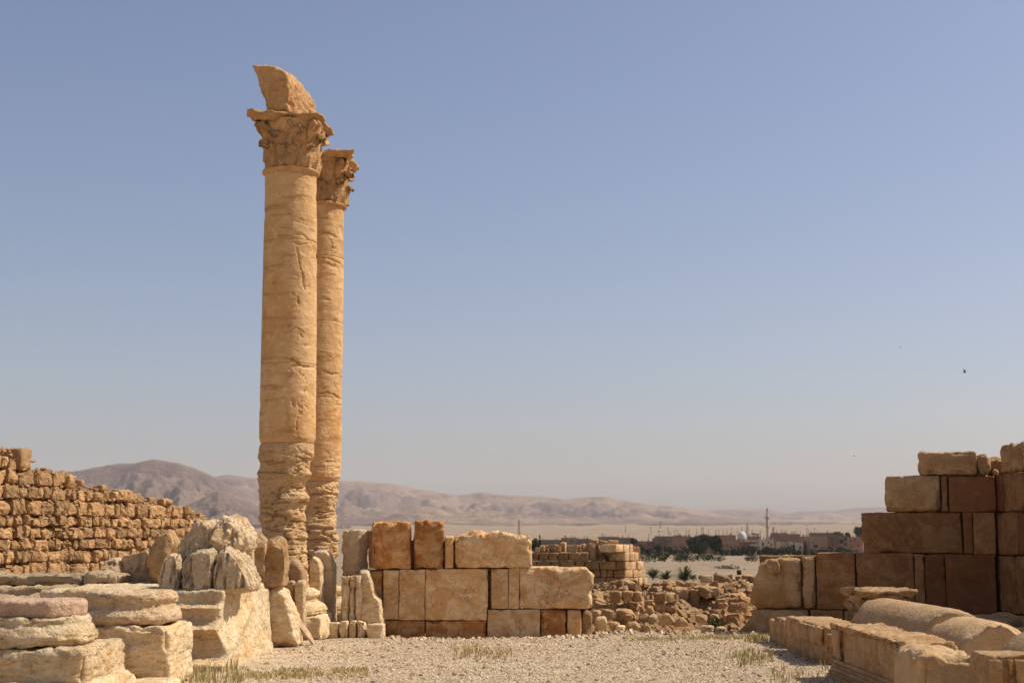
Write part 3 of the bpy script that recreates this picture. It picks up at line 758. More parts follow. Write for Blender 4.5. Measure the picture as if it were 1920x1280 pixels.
lathe('astragal', (*FC, 0), [(.44, zF[382] - .07), (.455, zF[382] - .06), (.468, zF[382] - .04), (.50, zF[382] - .02), (.505, zF[382]), (.49, zF[382] + .02), (.45, zF[382] + .03)], M['capital'], fcol, rough=.006, fine=.003, nth=90)
HF = zc(297, FC) - zF[382] - .02
capital((FC[0], FC[1]), zF[382] + .02, .45, HF, .68, fcol, M['capital'], 15, 0.04)
chunk('broken_top', [(598, 290), (604, 282), (618, 277), (634, 281), (646, 290), (640, 296), (604, 297)], FC[1] - .2, .6, M['capital'], fcol, rough=.02, voxel=.025, seed=93)
lathe('base_moulding', (FC[0], FC[1], 0), [(.58, .30), (.65, .315), (.675, .38), (.655, .46), (.60, .485), (.545, .51), (.535, .57), (.57, .60), (.585, .64), (.57, .69), (.52, .71), (.48, .73)], M['cream'], fcol, nth=110, zres=.03, rough=.018, fine=.005, strata=.008, seed=79)
stone('plinth', (FC[0], FC[1] - 0.05, -0.05), (1.52, 1.4, 0.35), M['cream'], fcol, res=.045, r=.05, rough=.02, strata=.008, chip=.06, seed=80)

# ================================================================== MIDDLE ASHLAR WALL
mid = WallF(700, 25.35, 1115, 25.62)
c0 = mid.world(mid.uz(905, 1190)[0], 0.3, -0.2)
midwall = empty('ashlar_wall', c0, 'low wall of big golden stone blocks in the middle of the court', 'ruined wall')
B = lambda *a, **k: mid.block('block', *a, **k)
B(697, 975, 771, 1067, .62, M['stained'], midwall, res=.035, r=.035, rough=.012, chip=0.20, top=.07, seed=201)
B(776, 974, 833, 1066, .55, M['stained'], midwall, res=.035, r=.04, rough=.022, chip=0.26, top=.05, seed=202, warp=lambda V, h: V * np.stack([1 - .06 * ss(0, 1, V[:, 2] / h[2]) , 1 + 0 * V[:, 0], 1 + 0 * V[:, 0]], -1))
B(834, 1003, 851, 1066, .50, M['gold'], midwall, res=.03, r=.03, chip=.05, top=.04, seed=203)
def warpD(V, h):
    V = V.copy(); x = V[:, 0] / h[0]; w = ss(-.2, 1, V[:, 2] / h[2])
    V[:, 2] -= w * h[2] * (0.26 * ss(.45, 1.0, x) + 0.14 * ss(.55, 1.0, -x)); return V
B(853, 991, 998, 1064, .70, M['gold'], midwall, res=.028, r=.05, rough=.014, chip=0.22, top=.13, seed=204, warp=warpD, proud=.03)
B(690, 1068, 717, 1163, .35, M['stained'], midwall, proud=-.10, res=.05, chip=.04, seed=205)
B(718, 1068, 748, 1161, .55, M['gold'], midwall, res=.04, r=.009, rough=.004, chip=.02, seed=206)
B(748, 1067, 797, 1162, .58, M['gold'], midwall, res=.04, r=.009, rough=.004, chip=.02, seed=207, proud=.01)
B(797, 1066, 916, 1163, .60, M['gold'], midwall, res=.04, r=.012, rough=.005, chip=.05, seed=208, end=(0, 1, .03))
B(921, 1066, 953, 1141, .55, M['gold'], midwall, res=.04, r=.010, rough=.005, chip=.03, seed=209)
B(953, 1064, 974, 1141, .55, M['gold'], midwall, res=.04, r=.010, rough=.008, chip=.04, seed=210, proud=-.012)
def warpE(V, h):
    V = V.copy(); x = V[:, 0] / h[0]; z = V[:, 2] / h[2]
    V[:, 2] -= ss(.0, 1, z) * h[2] * 0.30 * ss(.78, 1.0, x); return V
B(974, 1061, 1116, 1141, .68, M['gold'], midwall, res=.03, r=.045, rough=.008, chip=0.15, top=.035, seed=211, end=(0, 1, .10), warp=warpE, proud=.02)
B(718, 1162, 797, 1190, .55, M['stained'], midwall, below=.2, proud=-.03, res=.05, r=.02, rough=.008, seed=212)
B(798, 1163, 914, 1190, .55, M['stained'], midwall, below=.2, proud=-.025, res=.05, r=.025, rough=.014, chip=0.18, seed=213)
B(914, 1142, 1013, 1190, .6, M['gold'], midwall, below=.2, proud=.012, res=.04, r=.010, rough=.004, seed=214)
B(1014, 1142, 1062, 1187, .5, M['stained'], midwall, below=.2, proud=-.02, res=.04, r=.03, rough=.012, chip=0.15, seed=215)
B(1064, 1142, 1091, 1187, .55, M['gold'], midwall, below=.2, proud=.0, res=.04, r=.03, rough=.01, chip=.05, seed=216)
B(1091, 1143, 1114, 1187, .5, M['rubble'], midwall, below=.2, proud=-.05, res=.03, r=.06, rough=.05, chip=0.18, seed=217, end=(0, 1, .05))
stone('block', mid.world(mid.uz(919, 1075)[0], .42, ZP(1100, 25.6)), (.16, .3, .3), M['brown'], midwall, rot=mid.rot, seed=218)

for i, (xa, xb, ya, yb) in enumerate(((705, 1085, 1072, 1187), (705, 985, 1012, 1072))):
    u0, z1 = mid.uz(xa, ya); u1, z0 = mid.uz(xb, yb)
    stone('core_filler', mid.world((u0 + u1) / 2, .36, z0), (u1 - u0, .34, z1 - z0), M['brown'], midwall, rot=mid.rot, res=.2, r=.03, seed=219 + i)

# ================================================================== RIGHT ASHLAR WALL
rw = WallF(1370, 25.9, 1870, 24.6)
c0 = rw.world(rw.uz(1640, 1180)[0], 0.3, -0.2)
rwall = empty('ashlar_wall', c0, 'high stepped wall of brown stone blocks in shade at right', 'ruined wall')
B = lambda *a, **k: rw.block('block', *a, **k)
# sloping foot block, drawn as a worn wedge
def warpFoot(V, h):
    V = V.copy(); x = V[:, 0] / h[0]; w = ss(-1, 1, V[:, 2] / h[2]); V[:, 0] += w * h[0] * 0.62 * (1 - x) / 2; V[:, 1] += w * .06; return V
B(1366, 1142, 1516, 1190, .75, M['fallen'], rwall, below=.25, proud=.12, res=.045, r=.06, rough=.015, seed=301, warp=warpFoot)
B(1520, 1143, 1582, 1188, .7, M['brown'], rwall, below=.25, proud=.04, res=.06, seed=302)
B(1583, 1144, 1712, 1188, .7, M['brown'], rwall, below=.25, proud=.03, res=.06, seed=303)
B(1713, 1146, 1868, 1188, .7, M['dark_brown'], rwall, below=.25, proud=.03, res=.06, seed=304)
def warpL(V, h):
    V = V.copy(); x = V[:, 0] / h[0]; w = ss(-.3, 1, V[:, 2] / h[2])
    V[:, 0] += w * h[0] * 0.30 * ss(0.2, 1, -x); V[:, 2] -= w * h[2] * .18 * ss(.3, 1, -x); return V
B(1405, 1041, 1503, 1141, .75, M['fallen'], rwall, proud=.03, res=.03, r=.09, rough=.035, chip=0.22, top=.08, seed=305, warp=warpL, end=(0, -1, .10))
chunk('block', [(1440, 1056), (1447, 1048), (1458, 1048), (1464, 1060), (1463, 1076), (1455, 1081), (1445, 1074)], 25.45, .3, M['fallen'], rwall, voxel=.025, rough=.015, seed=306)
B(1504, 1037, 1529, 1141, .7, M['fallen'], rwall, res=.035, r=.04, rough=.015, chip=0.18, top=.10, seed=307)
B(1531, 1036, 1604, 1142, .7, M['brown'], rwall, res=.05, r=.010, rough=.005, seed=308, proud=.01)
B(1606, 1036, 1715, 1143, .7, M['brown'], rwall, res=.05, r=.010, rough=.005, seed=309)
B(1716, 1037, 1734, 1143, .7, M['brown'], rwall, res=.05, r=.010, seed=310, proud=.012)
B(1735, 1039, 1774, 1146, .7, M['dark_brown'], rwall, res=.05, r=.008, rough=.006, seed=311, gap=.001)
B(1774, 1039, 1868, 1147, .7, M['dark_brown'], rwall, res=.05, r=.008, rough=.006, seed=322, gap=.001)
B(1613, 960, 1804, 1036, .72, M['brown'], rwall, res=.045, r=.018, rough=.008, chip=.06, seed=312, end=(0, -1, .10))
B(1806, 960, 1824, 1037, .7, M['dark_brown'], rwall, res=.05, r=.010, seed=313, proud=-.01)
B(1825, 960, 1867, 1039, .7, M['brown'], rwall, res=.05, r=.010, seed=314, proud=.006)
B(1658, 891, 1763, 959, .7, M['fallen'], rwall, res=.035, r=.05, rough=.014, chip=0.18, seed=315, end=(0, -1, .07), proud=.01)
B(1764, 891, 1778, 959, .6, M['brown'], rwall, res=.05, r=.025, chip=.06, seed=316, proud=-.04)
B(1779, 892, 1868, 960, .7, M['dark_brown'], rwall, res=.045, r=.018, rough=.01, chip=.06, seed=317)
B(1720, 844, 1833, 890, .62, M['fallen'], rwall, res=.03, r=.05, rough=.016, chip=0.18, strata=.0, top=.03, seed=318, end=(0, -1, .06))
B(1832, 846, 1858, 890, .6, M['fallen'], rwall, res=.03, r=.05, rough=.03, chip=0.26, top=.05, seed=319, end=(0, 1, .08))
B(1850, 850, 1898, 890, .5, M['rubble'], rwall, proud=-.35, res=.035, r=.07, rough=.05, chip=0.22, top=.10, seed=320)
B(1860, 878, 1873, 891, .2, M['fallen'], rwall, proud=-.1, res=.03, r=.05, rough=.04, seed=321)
for i, (xa, xb, ya, yb) in enumerate(((1420, 1867, 1041, 1186), (1640, 1867, 964, 1041), (1675, 1867, 896, 964), (1735, 1850, 852, 896))):
    u0, z1 = rw.uz(xa, ya); u1, z0 = rw.uz(xb, yb)
    stone('core_filler', rw.world((u0 + u1) / 2, .42, z0), (u1 - u0, .52 - .02 * i, z1 - z0), M['brown'], rwall, rot=rw.rot, res=.2, r=.03, seed=330 + i)  # unseen filler added inside the wall so no light leaks through the joints
# the wall that turns the corner towards the viewer
xc = rw.world(rw.uz(1869, 1000)[0], 0, 0)[0] + .012
yc = 24.62
zl = [-.25] + [rw.uz(1868, y)[1] for y in (1147, 1040, 960, 888)] 
rcw = empty('return_wall', (xc + .4, 20.5, -0.2), 'wall turning the corner at the right edge of the picture', 'ruined wall')
for i in range(4):
    y = yc + .65 if i % 2 else yc + .40
    k = 0
    while y > 16.5 + i * 1.1:
        L = random.uniform(.75, 1.7)
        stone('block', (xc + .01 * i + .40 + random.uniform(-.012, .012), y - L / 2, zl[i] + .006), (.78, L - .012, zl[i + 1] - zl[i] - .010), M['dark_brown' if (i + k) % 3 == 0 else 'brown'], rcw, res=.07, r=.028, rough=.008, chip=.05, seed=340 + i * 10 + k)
        y -= L; k += 1
stone('block', (xc + .42, yc - .55, zl[4]), (.72, .9, .52), M['fallen'], rcw, res=.04, r=.06, rough=.03, chip=.1, top=.08, seed=390)
stone('block', (xc + .45, yc - 1.75, zl[4]), (.72, 1.3, .45), M['fallen'], rcw, res=.05, r=.06, rough=.03, chip=.1, top=.1, seed=391)
stone('core_filler', (xc + .02, yc + .50, -.2), (.6, .45, zl[4] + .1), M['brown'], rcw, res=.2, r=.03, seed=392)  # hidden filler added at the corner, keeps lit ground from showing through
# low bank of broken masonry along the wall foot
bank = empty('rubble_bank', (6.6, 21.5, 0), 'low bank of broken masonry along the foot of the shaded wall', 'rubble')
for i in range(26):
    px = random.uniform(1775, 1935); Y = random.uniform(18.6, 22.4)
    s = random.uniform(.25, .6)
    g = P(px, 1150, Y)
    stone('stone', (g[0], Y, random.uniform(-.1, .12)), (s * 1.3, s, random.uniform(.3, .5)), M['fallen' if i % 3 else 'rubble'], bank, rot=random.uniform(0, 3), res=.07, r=.09, rough=.05, chip=.05, seed=400 + i, tilt=(random.uniform(-.2, .2), random.uniform(-.2, .2)))

# ================================================================== LEFT RUBBLE WALL
lw = WallF(-60, 32.0, 400, 43.4)
wall_l = empty('rubble_wall', lw.world(5, .5, .2), 'long rough wall of small brown stones behind the column bases', 'ruined wall')
topo = [(-60, 836), (66, 838), (69, 874), (139, 880), (143, 900), (205, 914), (282, 932), (342, 948), (347, 956), (398, 966)]
tu = [lw.uz(x, y) for x, y in topo]; TU = np.array([q[0] for q in tu]); TZ = np.array([q[1] for q in tu])
uend = TU[-1]; z = -.05; row = 0; nst = 0
while z < TZ.max() - .1:
    hgt = random.uniform(.25, .40)
    u = random.uniform(-.3, 0)
    while u < uend:
        w = random.choice((.22, .3, .38, .48, .64)) * random.uniform(.85, 1.15)
        um = u + w / 2; zt_ = np.interp(um, TU, TZ)
        if z + hgt * .62 < zt_ and um < uend + .05:
            hh = min(hgt, zt_ - z) * random.uniform(.86, 1.08)
            pr = random.uniform(-.05, .05)
            if row in (4, 5) and 3.4 < um < 4.3: pr = -.12
            vis = z > .35
            c = lw.world(um, .25 - pr, z + random.uniform(-.02, .03))
            if vis and nst < 296:
                stone('stone', c, (w * random.uniform(.9, .98), .5, hh * random.uniform(.9, .99)), M['rubble'], wall_l, rot=lw.rot + random.uniform(-.09, .09), res=.07, r=random.uniform(.03, .06), rough=.05, fine=.02, chip=.08, seed=500 + nst, tilt=(0, random.uniform(-.06, .06)), cuts=6, cutd=(.72, .97), smooth=False)
                nst += 1
        u += w
    z += hgt; row += 1
# packed earth and small stones between and behind the facing stones
V = []; nu = 60
us = np.linspace(-.4, uend - .1, nu); zt_ = np.interp(us, TU, TZ) - .12 + .05 * rng.normal(size=nu)
rowsV = []
for dep, zz in ((.30, np.full(nu, -.4)), (.30, zt_ - .08), (.55, zt_ + .02), (1.0, zt_ - .1), (1.0, np.full(nu, -.4))):
    rowsV.append(np.array([lw.world(a, dep, b) for a, b in zip(us, zz)]))
mk('core_filler', np.concatenate(rowsV), grid_faces(nu, 5), M['rubble'], wall_l)
for i in range(34):     # loose stones along the broken top
    u = random.uniform(3.5, uend - .2); s = random.uniform(.14, .3)
    stone('stone', lw.world(u, random.uniform(.1, .8), np.interp(u, TU, TZ) - .10), (s * 1.3, s, s * .8), M['rubble'], wall_l, rot=random.uniform(0, 3), res=.07, r=.04, rough=.05, seed=830 + i, cuts=6)
stone('stone', lw.world(lw.uz(48, 850)[0], .3, ZP(874, 33)), (.62, .6, .48), M['rubble'], wall_l, rot=lw.rot + .2, res=.06, r=.06, rough=.05, seed=870)
g = np.random.default_rng(99); n = 3600
uu = g.uniform(-.3, uend, n); zm = np.interp(uu, TU, TZ); zz = .3 + (zm - .2) * g.random(n); ok = zz < zm - .05; uu, zz = uu[ok], zz[ok]; n = len(uu)
dp = g.uniform(.06, .30, n); s_ = g.uniform(.02, .075, n)
cen = np.array([lw.world(a, b, c_) for a, b, c_ in zip(uu, dp, zz)])
OCT = np.array([(1, 0, 0), (0, 1, 0), (-1, 0, 0), (0, -1, 0), (.45, .45, .8), (-.5, -.3, .75), (0, 0, -.5)]); OCF = np.array([(0, 1, 4), (1, 2, 4), (2, 5, 4), (2, 3, 5), (3, 0, 5), (0, 4, 5), (1, 0, 6), (2, 1, 6), (3, 2, 6), (0, 3, 6)])
Vr = OCT[None] * g.uniform(.6, 1.4, size=(n, 7, 3)) * s_[:, None, None] + cen[:, None]
tag(mk('chinking', Vr.reshape(-1, 3), ((np.arange(n) * 7)[:, None, None] + OCF[None]).reshape(-1, 3), M['rubble'], wall_l, smooth=False), kind='stuff')

# ================================================================== ROW OF COLUMN BASES (left foreground)
b1 = empty('column_stump', (-5.0, 15.25, 0), 'nearest column base with a broken pinkish drum on top', 'column base', 'weathered column bases in a row')
stone('plinth', (-5.28, 15.35, -.05), (2.0, 1.5, .60), M['cream'], b1, res=.022, r=.07, rough=.03, fine=.006, strata=.034, chip=.12, crisp=.016, seed=601)
stone('plinth_foot', (-5.20, 15.25, -.08), (2.12, 1.66, .30), M['cream'], b1, res=.035, r=.09, rough=.03, strata=.02, chip=.12, seed=602)
lathe('torus', (-5.0, 15.25, 0), [(.46, .545), (.56, .55), (.61, .60), (.615, .66), (.58, .73), (.545, .77), (.545, .82), (.52, .85)], M['cream'], b1, nth=150, zres=.018, rough=.03, fine=.008, strata=.034, crisp=.014, seed=603)
th = np.linspace(0, 2 * pi, 40, endpoint=False)
rr = np.full(40, .50)
ring = np.stack([-5.0 + rr * np.cos(th), 15.25 + rr * np.sin(th)], -1)
ring[:, 1] = np.maximum(ring[:, 1], 15.25 - .40 - .16 * (ring[:, 0] + 5.0))         # flat broken facet at the front
ring = np.array([(x, y) for x, y in ring])
rings = [np.column_stack([shrink(ring, f), np.full(40, zz)]) for f, zz in ((.94, .835), (1, .86), (1, .985), (.955, 1.012))]
V, F = loft_base(rings); V, F, N = remesh_verts(V, F, .022, 2)
V = V + N * weather(V, N, 604, .02, .006, 0, None, 0, .01)[:, None]
mk('drum', V, F, M['rosy'], b1)
b2 = empty('column_stump', (-4.45, 16.85, 0), 'worn column base with rounded moulding on a square plinth', 'column base', 'weathered column bases in a row')
stone('plinth', (-4.65, 16.85, -.05), (1.62, 1.20, .72), M['cream'], b2, res=.022, r=.06, rough=.025, strata=.03, chip=.10, crisp=.014, seed=611, warp=lambda V, h: V * np.stack([1 + .05 * ss(-.2, -1, V[:, 2] / h[2]), 1 + 0 * V[:, 0], 1 + 0 * V[:, 0]], -1))
lathe('torus', (-4.44, 16.85, 0), [(.44, .675), (.53, .685), (.572, .72), (.575, .77), (.545, .82), (.51, .855), (.50, .895), (.52, .935), (.535, .975), (.52, 1.02), (.47, 1.045), (.40, 1.05)], M['pinkish'], b2, nth=150, zres=.018, rough=.025, fine=.008, strata=.014, pits=.012, crisp=.014, seed=613)
tag(stone('paving_slab', (-4.05, 15.95, -.05), (.75, .6, .17), M['cream'], res=.04, r=.05, rough=.02, seed=615), 'flat pale slab on the ground between the two column bases', 'stone slab')

# pedestal with stepped mouldings
zt3 = ZP(1106, 18.6)
prof = [(17.95, -.05), (17.95, .09), (18.30, .13), (18.36, .16), (18.36, .44), (18.24, .46), (18.24, .50), (18.42, .56), (18.47, .58), (18.47, .73), (18.40, .745), (18.40, .765), (18.56, .80), (18.58, .82), (18.58, zt3), (21.7, zt3), (21.7, -.05)]
rings = [np.array([(x, y, zz) for y, zz in prof]) for x in (-6.1, -5.0, -3.72)]
rings[2][:, 0] += np.array([.16 if zz < .2 else 0 for _, zz in prof])
V, F = loft_base([r_[::-1] for r_ in rings]); V, F, N = remesh_verts(V, F, .028, 1)
V = V + N * weather(V, N, 621, .022, .008, .012, None, 0, .012, crisp=.014)[:, None]
tag(mk('pedestal', V, F, M['cream']), 'long cream pedestal with stepped mouldings under the rounded boulders', 'pedestal')
PW = M['pale_weathered']
def rock(outline, Y, depth, label, mat=PW, cat='stone block', group=None, name='worn_block', **kw):
    kw.setdefault('crisp', .022 if mat is PW else .012); kw.setdefault('flute', .05 if mat is PW else .0)
    o = chunk(name, outline, Y, depth, mat, **kw); return tag(o, label, cat, group)
g = 'rounded weathered blocks on the pedestal'
lobe = dict(group=g, round_=.84, rough=.03, pits=.02, fine=.012, crisp=.022, flute=.085, smooth_it=2, voxel=.02)
rock([(296, 1111), (295, 1085), (299, 1058), (306, 1043), (316, 1035), (330, 1036), (335, 1050), (335, 1080), (334, 1111)], 18.78, .9, 'narrow weathered block, first of three on the pedestal', seed=631, **lobe)
rock([(335, 1112), (334, 1088), (338, 1058), (350, 1040), (368, 1030), (390, 1027), (401, 1036), (401, 1058), (396, 1085), (394, 1112)], 18.66, 1.0, 'rounded weathered block, middle one of three on the pedestal', seed=632, **lobe)
rock([(393, 1111), (393, 1088), (398, 1062), (402, 1040), (418, 1026), (434, 1030), (447, 1046), (457, 1066), (465, 1082), (468, 1098), (464, 1110), (430, 1112)], 18.72, 1.1, 'broad weathered block, last of three on the pedestal', seed=633, **lobe)
rock([(312, 1075), (322, 1046), (334, 1022), (346, 1003), (362, 984), (384, 975), (404, 973), (420, 967), (436, 972), (448, 988), (458, 1004), (464, 1016), (460, 1028), (450, 1036), (449, 1075)], 19.15, 1.1, 'big rough cap stone resting on the three weathered blocks', group=g, round_=.80, rough=.08, pits=.05, fine=.016, crisp=.075, smooth_it=1, seed=634, voxel=.022)
rock([(386, 1032), (390, 1008), (400, 992), (412, 990), (422, 1004), (424, 1028), (410, 1036)], 19.0, .5, 'small smooth stone wedged between the pedestal boulders', M['cream'], group=g, round_=.85, rough=.02, cuts=6, seed=636, voxel=.02)
rock([(446, 1100), (446, 1030), (456, 1020), (466, 1022), (466, 1100)], 20.6, .5, 'narrow stone standing behind the pedestal boulders', M['cream'], rough=.015, seed=637)
# stones behind, on the raised step
tag(stone('step', (-9.0, 21.1, -.1), (8.6, 1.8, 1.08), M['greyish'], res=.06, r=.06, rough=.03, strata=.03, chip=.12, top=.06, seed=641), 'long low step of worn greyish masonry behind the bases', 'step')
tag(stone('step', (-8.2, 19.9, -.1), (6.2, 1.0, 1.00), M['greyish'], res=.06, r=.06, rough=.03, strata=.03, chip=.12, top=.07, seed=642), 'front course of worn greyish masonry just behind the bases', 'step')
tag(stone('ledge_block', (-7.7, 21.6, .93), (2.9, .8, .22), M['greyish'], res=.045, r=.06, rough=.03, strata=.02, chip=.12, top=.06, seed=643), 'long greyish slab lying below the rubble wall', 'stone slab')
tag(stone('ledge_block', (-5.95, 21.2, .93), (.55, .7, .24), M['greyish'], res=.045, r=.06, rough=.03, chip=.12, top=.05, seed=644), 'short greyish block at the end of the long slab', 'stone slab')
rock([(191, 1090), (190, 1060), (197, 1047), (212, 1046), (221, 1052), (224, 1090)], 21.3, .6, 'small pale squared block beside the tall brown stone', M['pale_weathered'], rough=.015, round_=.92, cuts=3, seed=645)
rock([(222, 1091), (220, 1056), (224, 1043), (250, 1037), (276, 1032), (284, 1060), (282, 1091)], 21.4, .8, 'pale smooth block leaning on the tall brown stone', M['pale_weathered'], rough=.015, round_=.92, cuts=3, seed=646)
rock([(272, 1093), (270, 1060), (276, 1024), (292, 1002), (308, 992), (318, 1004), (321, 1020), (306, 1050), (300, 1093)], 20.9, .7, 'tall pointed brown stone standing behind the pedestal boulders', M['fallen'], rough=.03, pits=.03, cuts=5, crisp=.02, seed=647)

# ================================================================== UPRIGHT SLABS AND BLOCKS AROUND THE COLUMNS
slab = empty('split_slab', P(500, 1105, 22.0), 'upright brown slab with split pointed top beside the near column', 'stone slab')
chunk('slab_leaf', [(464, 1103), (463, 1060), (465, 1020), (474, 1006), (481, 997), (488, 1003), (497, 1012), (496, 1104)], 21.95, .42, M['fallen'], slab, round_=.97, rough=.015, fine=.01, pits=.025, cuts=4, smooth_it=0, crisp=.02, seed=651, voxel=.02)
chunk('slab_leaf', [(494, 1104), (494, 1030), (498, 1010), (514, 1004), (527, 1008), (534, 1022), (535, 1060), (531, 1098)], 22.02, .42, M['fallen'], slab, round_=.97, rough=.015, fine=.01, pits=.025, cuts=4, smooth_it=0, crisp=.02, seed=652, voxel=.02)
rock([(496, 1214), (497, 1160), (496, 1125), (502, 1104), (519, 1097), (532, 1106), (541, 1130), (550, 1160), (556, 1185), (560, 1214)], 22.1, .75, 'eroded cream block with a hollow, right of the pedestal', M['cream'], round_=.8, rough=.06, strata=.02, seed=653, voxel=.028)
rock([(462, 1212), (463, 1150), (462, 1104), (497, 1104), (497, 1150), (498, 1210)], 21.6, .6, 'smooth cream face block between pedestal and hollow block', M['cream'], round_=.95, rough=.015, strata=.008, seed=654)
rock([(531, 1100), (532, 1070), (536, 1050), (552, 1048), (566, 1066), (570, 1088), (566, 1100)], 23.2, .5, 'rough brown block at the foot of the near shaft', M['fallen'], round_=.85, rough=.03, seed=655)
sl2 = 'narrow upright slabs left of the near column base'
rock([(538, 1192), (537, 1090), (547, 1087), (551, 1092), (550, 1192)], 22.95, .3, 'narrow weathered upright slab behind the leaning plank', M['fallen'], 'stone slab', sl2, 'upright_slab', round_=.95, rough=.012, strata=0, seed=656, voxel=.02)
rock([(552, 1190), (551, 1094), (558, 1087), (570, 1088), (570, 1186), (562, 1192)], 22.85, .3, 'taller split upright slab beside the near column base', M['cream'], 'stone slab', sl2, 'upright_slab', round_=.93, rough=.02, seed=657, voxel=.02)
a = G(588, 1206, -.0); b_ = P(551, 1152, 22.5)
dv = (b_ - a); Ln = np.linalg.norm(dv); dv /= Ln
sv = np.array((.25, .92, .25)); sv -= dv * (sv @ dv); sv /= np.linalg.norm(sv); nv = np.cross(dv, sv)
Vp = []
for t_, w_, tt in ((0, .035, .016), (.25, .06, .018), (.6, .075, .02), (1, .07, .02)):
    for sx, sy in ((-1, -1), (1, -1), (1, 1), (-1, 1)): Vp.append(a + dv * Ln * t_ + sv * w_ * sx + nv * tt * sy + np.array((0, 0, .012 * math.sin(t_ * 9))))
V, F = loft_base([np.array(Vp[i * 4:i * 4 + 4]) for i in range(4)])
tag(mk('leaning_plank', V, F, M['wood'], smooth=False), 'thin splintered plank leaning against the slabs by the near column', 'plank')
rock([(581, 1150), (580, 1075), (579, 1050), (586, 1042), (596, 1048), (602, 1064), (603, 1150)], 25.1, .4, 'slim upright slab touching the right side of near column', M['cream'], 'stone slab', None, 'upright_slab', round_=.93, rough=.02, seed=661, voxel=.025)
rock([(588, 1168), (588, 1060), (586, 1036), (594, 1030), (610, 1031), (620, 1040), (625, 1060), (626, 1168)], 25.5, .55, 'tall round-topped slab standing between the two columns', M['cream'], 'stone slab', None, 'upright_slab', round_=.9, rough=.02, pits=.01, seed=662, voxel=.025)
ort = empty('jamb_slabs', P(658, 1160, 27.3), 'group of three flat upright slabs right of the far column base', 'stone slab')
for i, (x0, x1, y0) in enumerate(((640, 652, 1080), (653, 663, 1078), (664, 675, 1077))):
    q0 = P(x0, y0, 24.95); q1 = P(x1, y0, 24.95)
    stone('slab', ((q0[0] + q1[0]) / 2, 25.12, -.1), ((q1[0] - q0[0]) * 1.10, .34, q0[2] + .1), M['cream'], ort, rot=.22, res=.035, r=.015, rough=.008, chip=.04, seed=663 + i)
rock([(674, 1184), (675, 1130), (673, 1095), (672, 1068), (688, 1068), (694, 1085), (699, 1102), (703, 1118), (712, 1126), (716, 1150), (718, 1186)], 25.0, .7, 'jagged cream block where the column row meets the wall', M['cream'], round_=.86, rough=.035, strata=.015, seed=668, voxel=.028)
q0 = P(637, 1084, 25.6); q1 = P(693, 991, 25.6)
tag(stone('worn_block', ((q0[0] + q1[0]) / 2, 25.75, q0[2]), (.40, .36, q1[2] - q0[2]), PW, rot=-.62, res=.025, r=.05, rough=.03, chip=.06, top=.04, pits=.015, crisp=.012, seed=672), 'squarish block on the slabs, left of the golden wall', 'stone block')
rock([(690, 1066), (690, 1010), (694, 992), (700, 990), (703, 1010), (703, 1066)], 26.2, .4, 'thin dark sliver of stone beside the squarish block', M['fallen'], rough=.01, seed=670)
kb = empty('kerb', (-2.75, 25.0, -.1), 'low cream kerb stones along the foot of the columns', 'kerb')
for i, (x0, x1, y0) in enumerate(((612, 636, 1166), (636, 652, 1164), (652, 668, 1163), (668, 686, 1163), (686, 720, 1170))):
    q0 = P(x0, y0, 24.75 - .12 * (i == 4)); q1 = P(x1, y0, 24.75)
    stone('kerb_stone', ((q0[0] + q1[0]) / 2, 25.0, -.12), (q1[0] - q0[0] - .008, .55, q0[2] + .12), M['cream'], kb, res=.04, r=.03, rough=.015, chip=.06, seed=675 + i)

# ================================================================== FALLEN BLOCKS AT THE RIGHT
FA = M['fallen']
def block3(name, x0, x1, y0, y1, z0, z1, label, cat='stone block', mat=FA, group='fallen carved blocks lying in the court', rot=0.0, **kw):
    o = stone(name, ((x0 + x1) / 2, (y0 + y1) / 2, z0), (x1 - x0, y1 - y0, z1 - z0), mat, rot=rot, **kw)
    return tag(o, label, cat, group) if label else o
def face_lines(parent, x, y0, y1, specs, mat=FA, out=.03):
    """raised mouldings running along a face that looks to -X: specs = [(z0, z1, projection)]"""
    for i, (z0, z1, pr) in enumerate(specs):
        stone('moulding', (x - pr / 2 + .01, (y0 + y1) / 2, z0), (pr + .02, y1 - y0, z1 - z0), mat, parent, res=.06, r=min(.012, pr * .4), rough=.006, fine=.002, chip=.02, seed=700 + i)
block3('fallen_block', 4.10, 4.80, 21.5, 23.2, -.08, ZP(1157, 22.2), 'rough fallen block, farthest of the row on the right', seed=681, res=.035, r=.05, rough=.03, chip=.12, top=.07)
e2 = empty('architrave_block', (4.3, 19.6, 0), 'fallen architrave block with plain end beside the large moulded one', 'stone block', 'fallen carved blocks lying in the court')
zB = ZP(1174, 18.8)
stone('body', (4.36, 19.98, -.05), (.66, 2.45, zB + .05), FA, e2, res=.035, r=.025, rough=.012, chip=.07, seed=682, rot=.02)
stone('moulding', (4.015, 19.45, .25), (.06, 1.3, .24), FA, e2, res=.05, r=.02, rough=.006, seed=683, rot=.02)
stone('moulding', (4.36, 18.74, .02), (.60, .05, .40), FA, e2, res=.05, r=.02, rough=.008, seed=684, rot=.02)
e3 = empty('architrave_block', (4.15, 15.9, 0), 'large fallen architrave block with raised border and stepped mouldings', 'stone block', 'fallen carved blocks lying in the court')
x3, r3 = 3.90, -.03
stone('body', (4.22, 16.10, -.06), (.58, 3.05, .70), FA, e3, res=.035, r=.022, rough=.008, chip=.05, top=.03, seed=685)
stone('border', (3.915, 16.10, .565), (.09, 3.05, .065), FA, e3, res=.06, r=.012, rough=.004, chip=.03, seed=686)
stone('border', (3.915, 17.40, .20), (.075, .44, .362), FA, e3, res=.06, r=.012, rough=.004, seed=687)
stone('border', (3.918, 14.72, .20), (.07, .20, .362), FA, e3, res=.06, r=.012, rough=.004, seed=688)
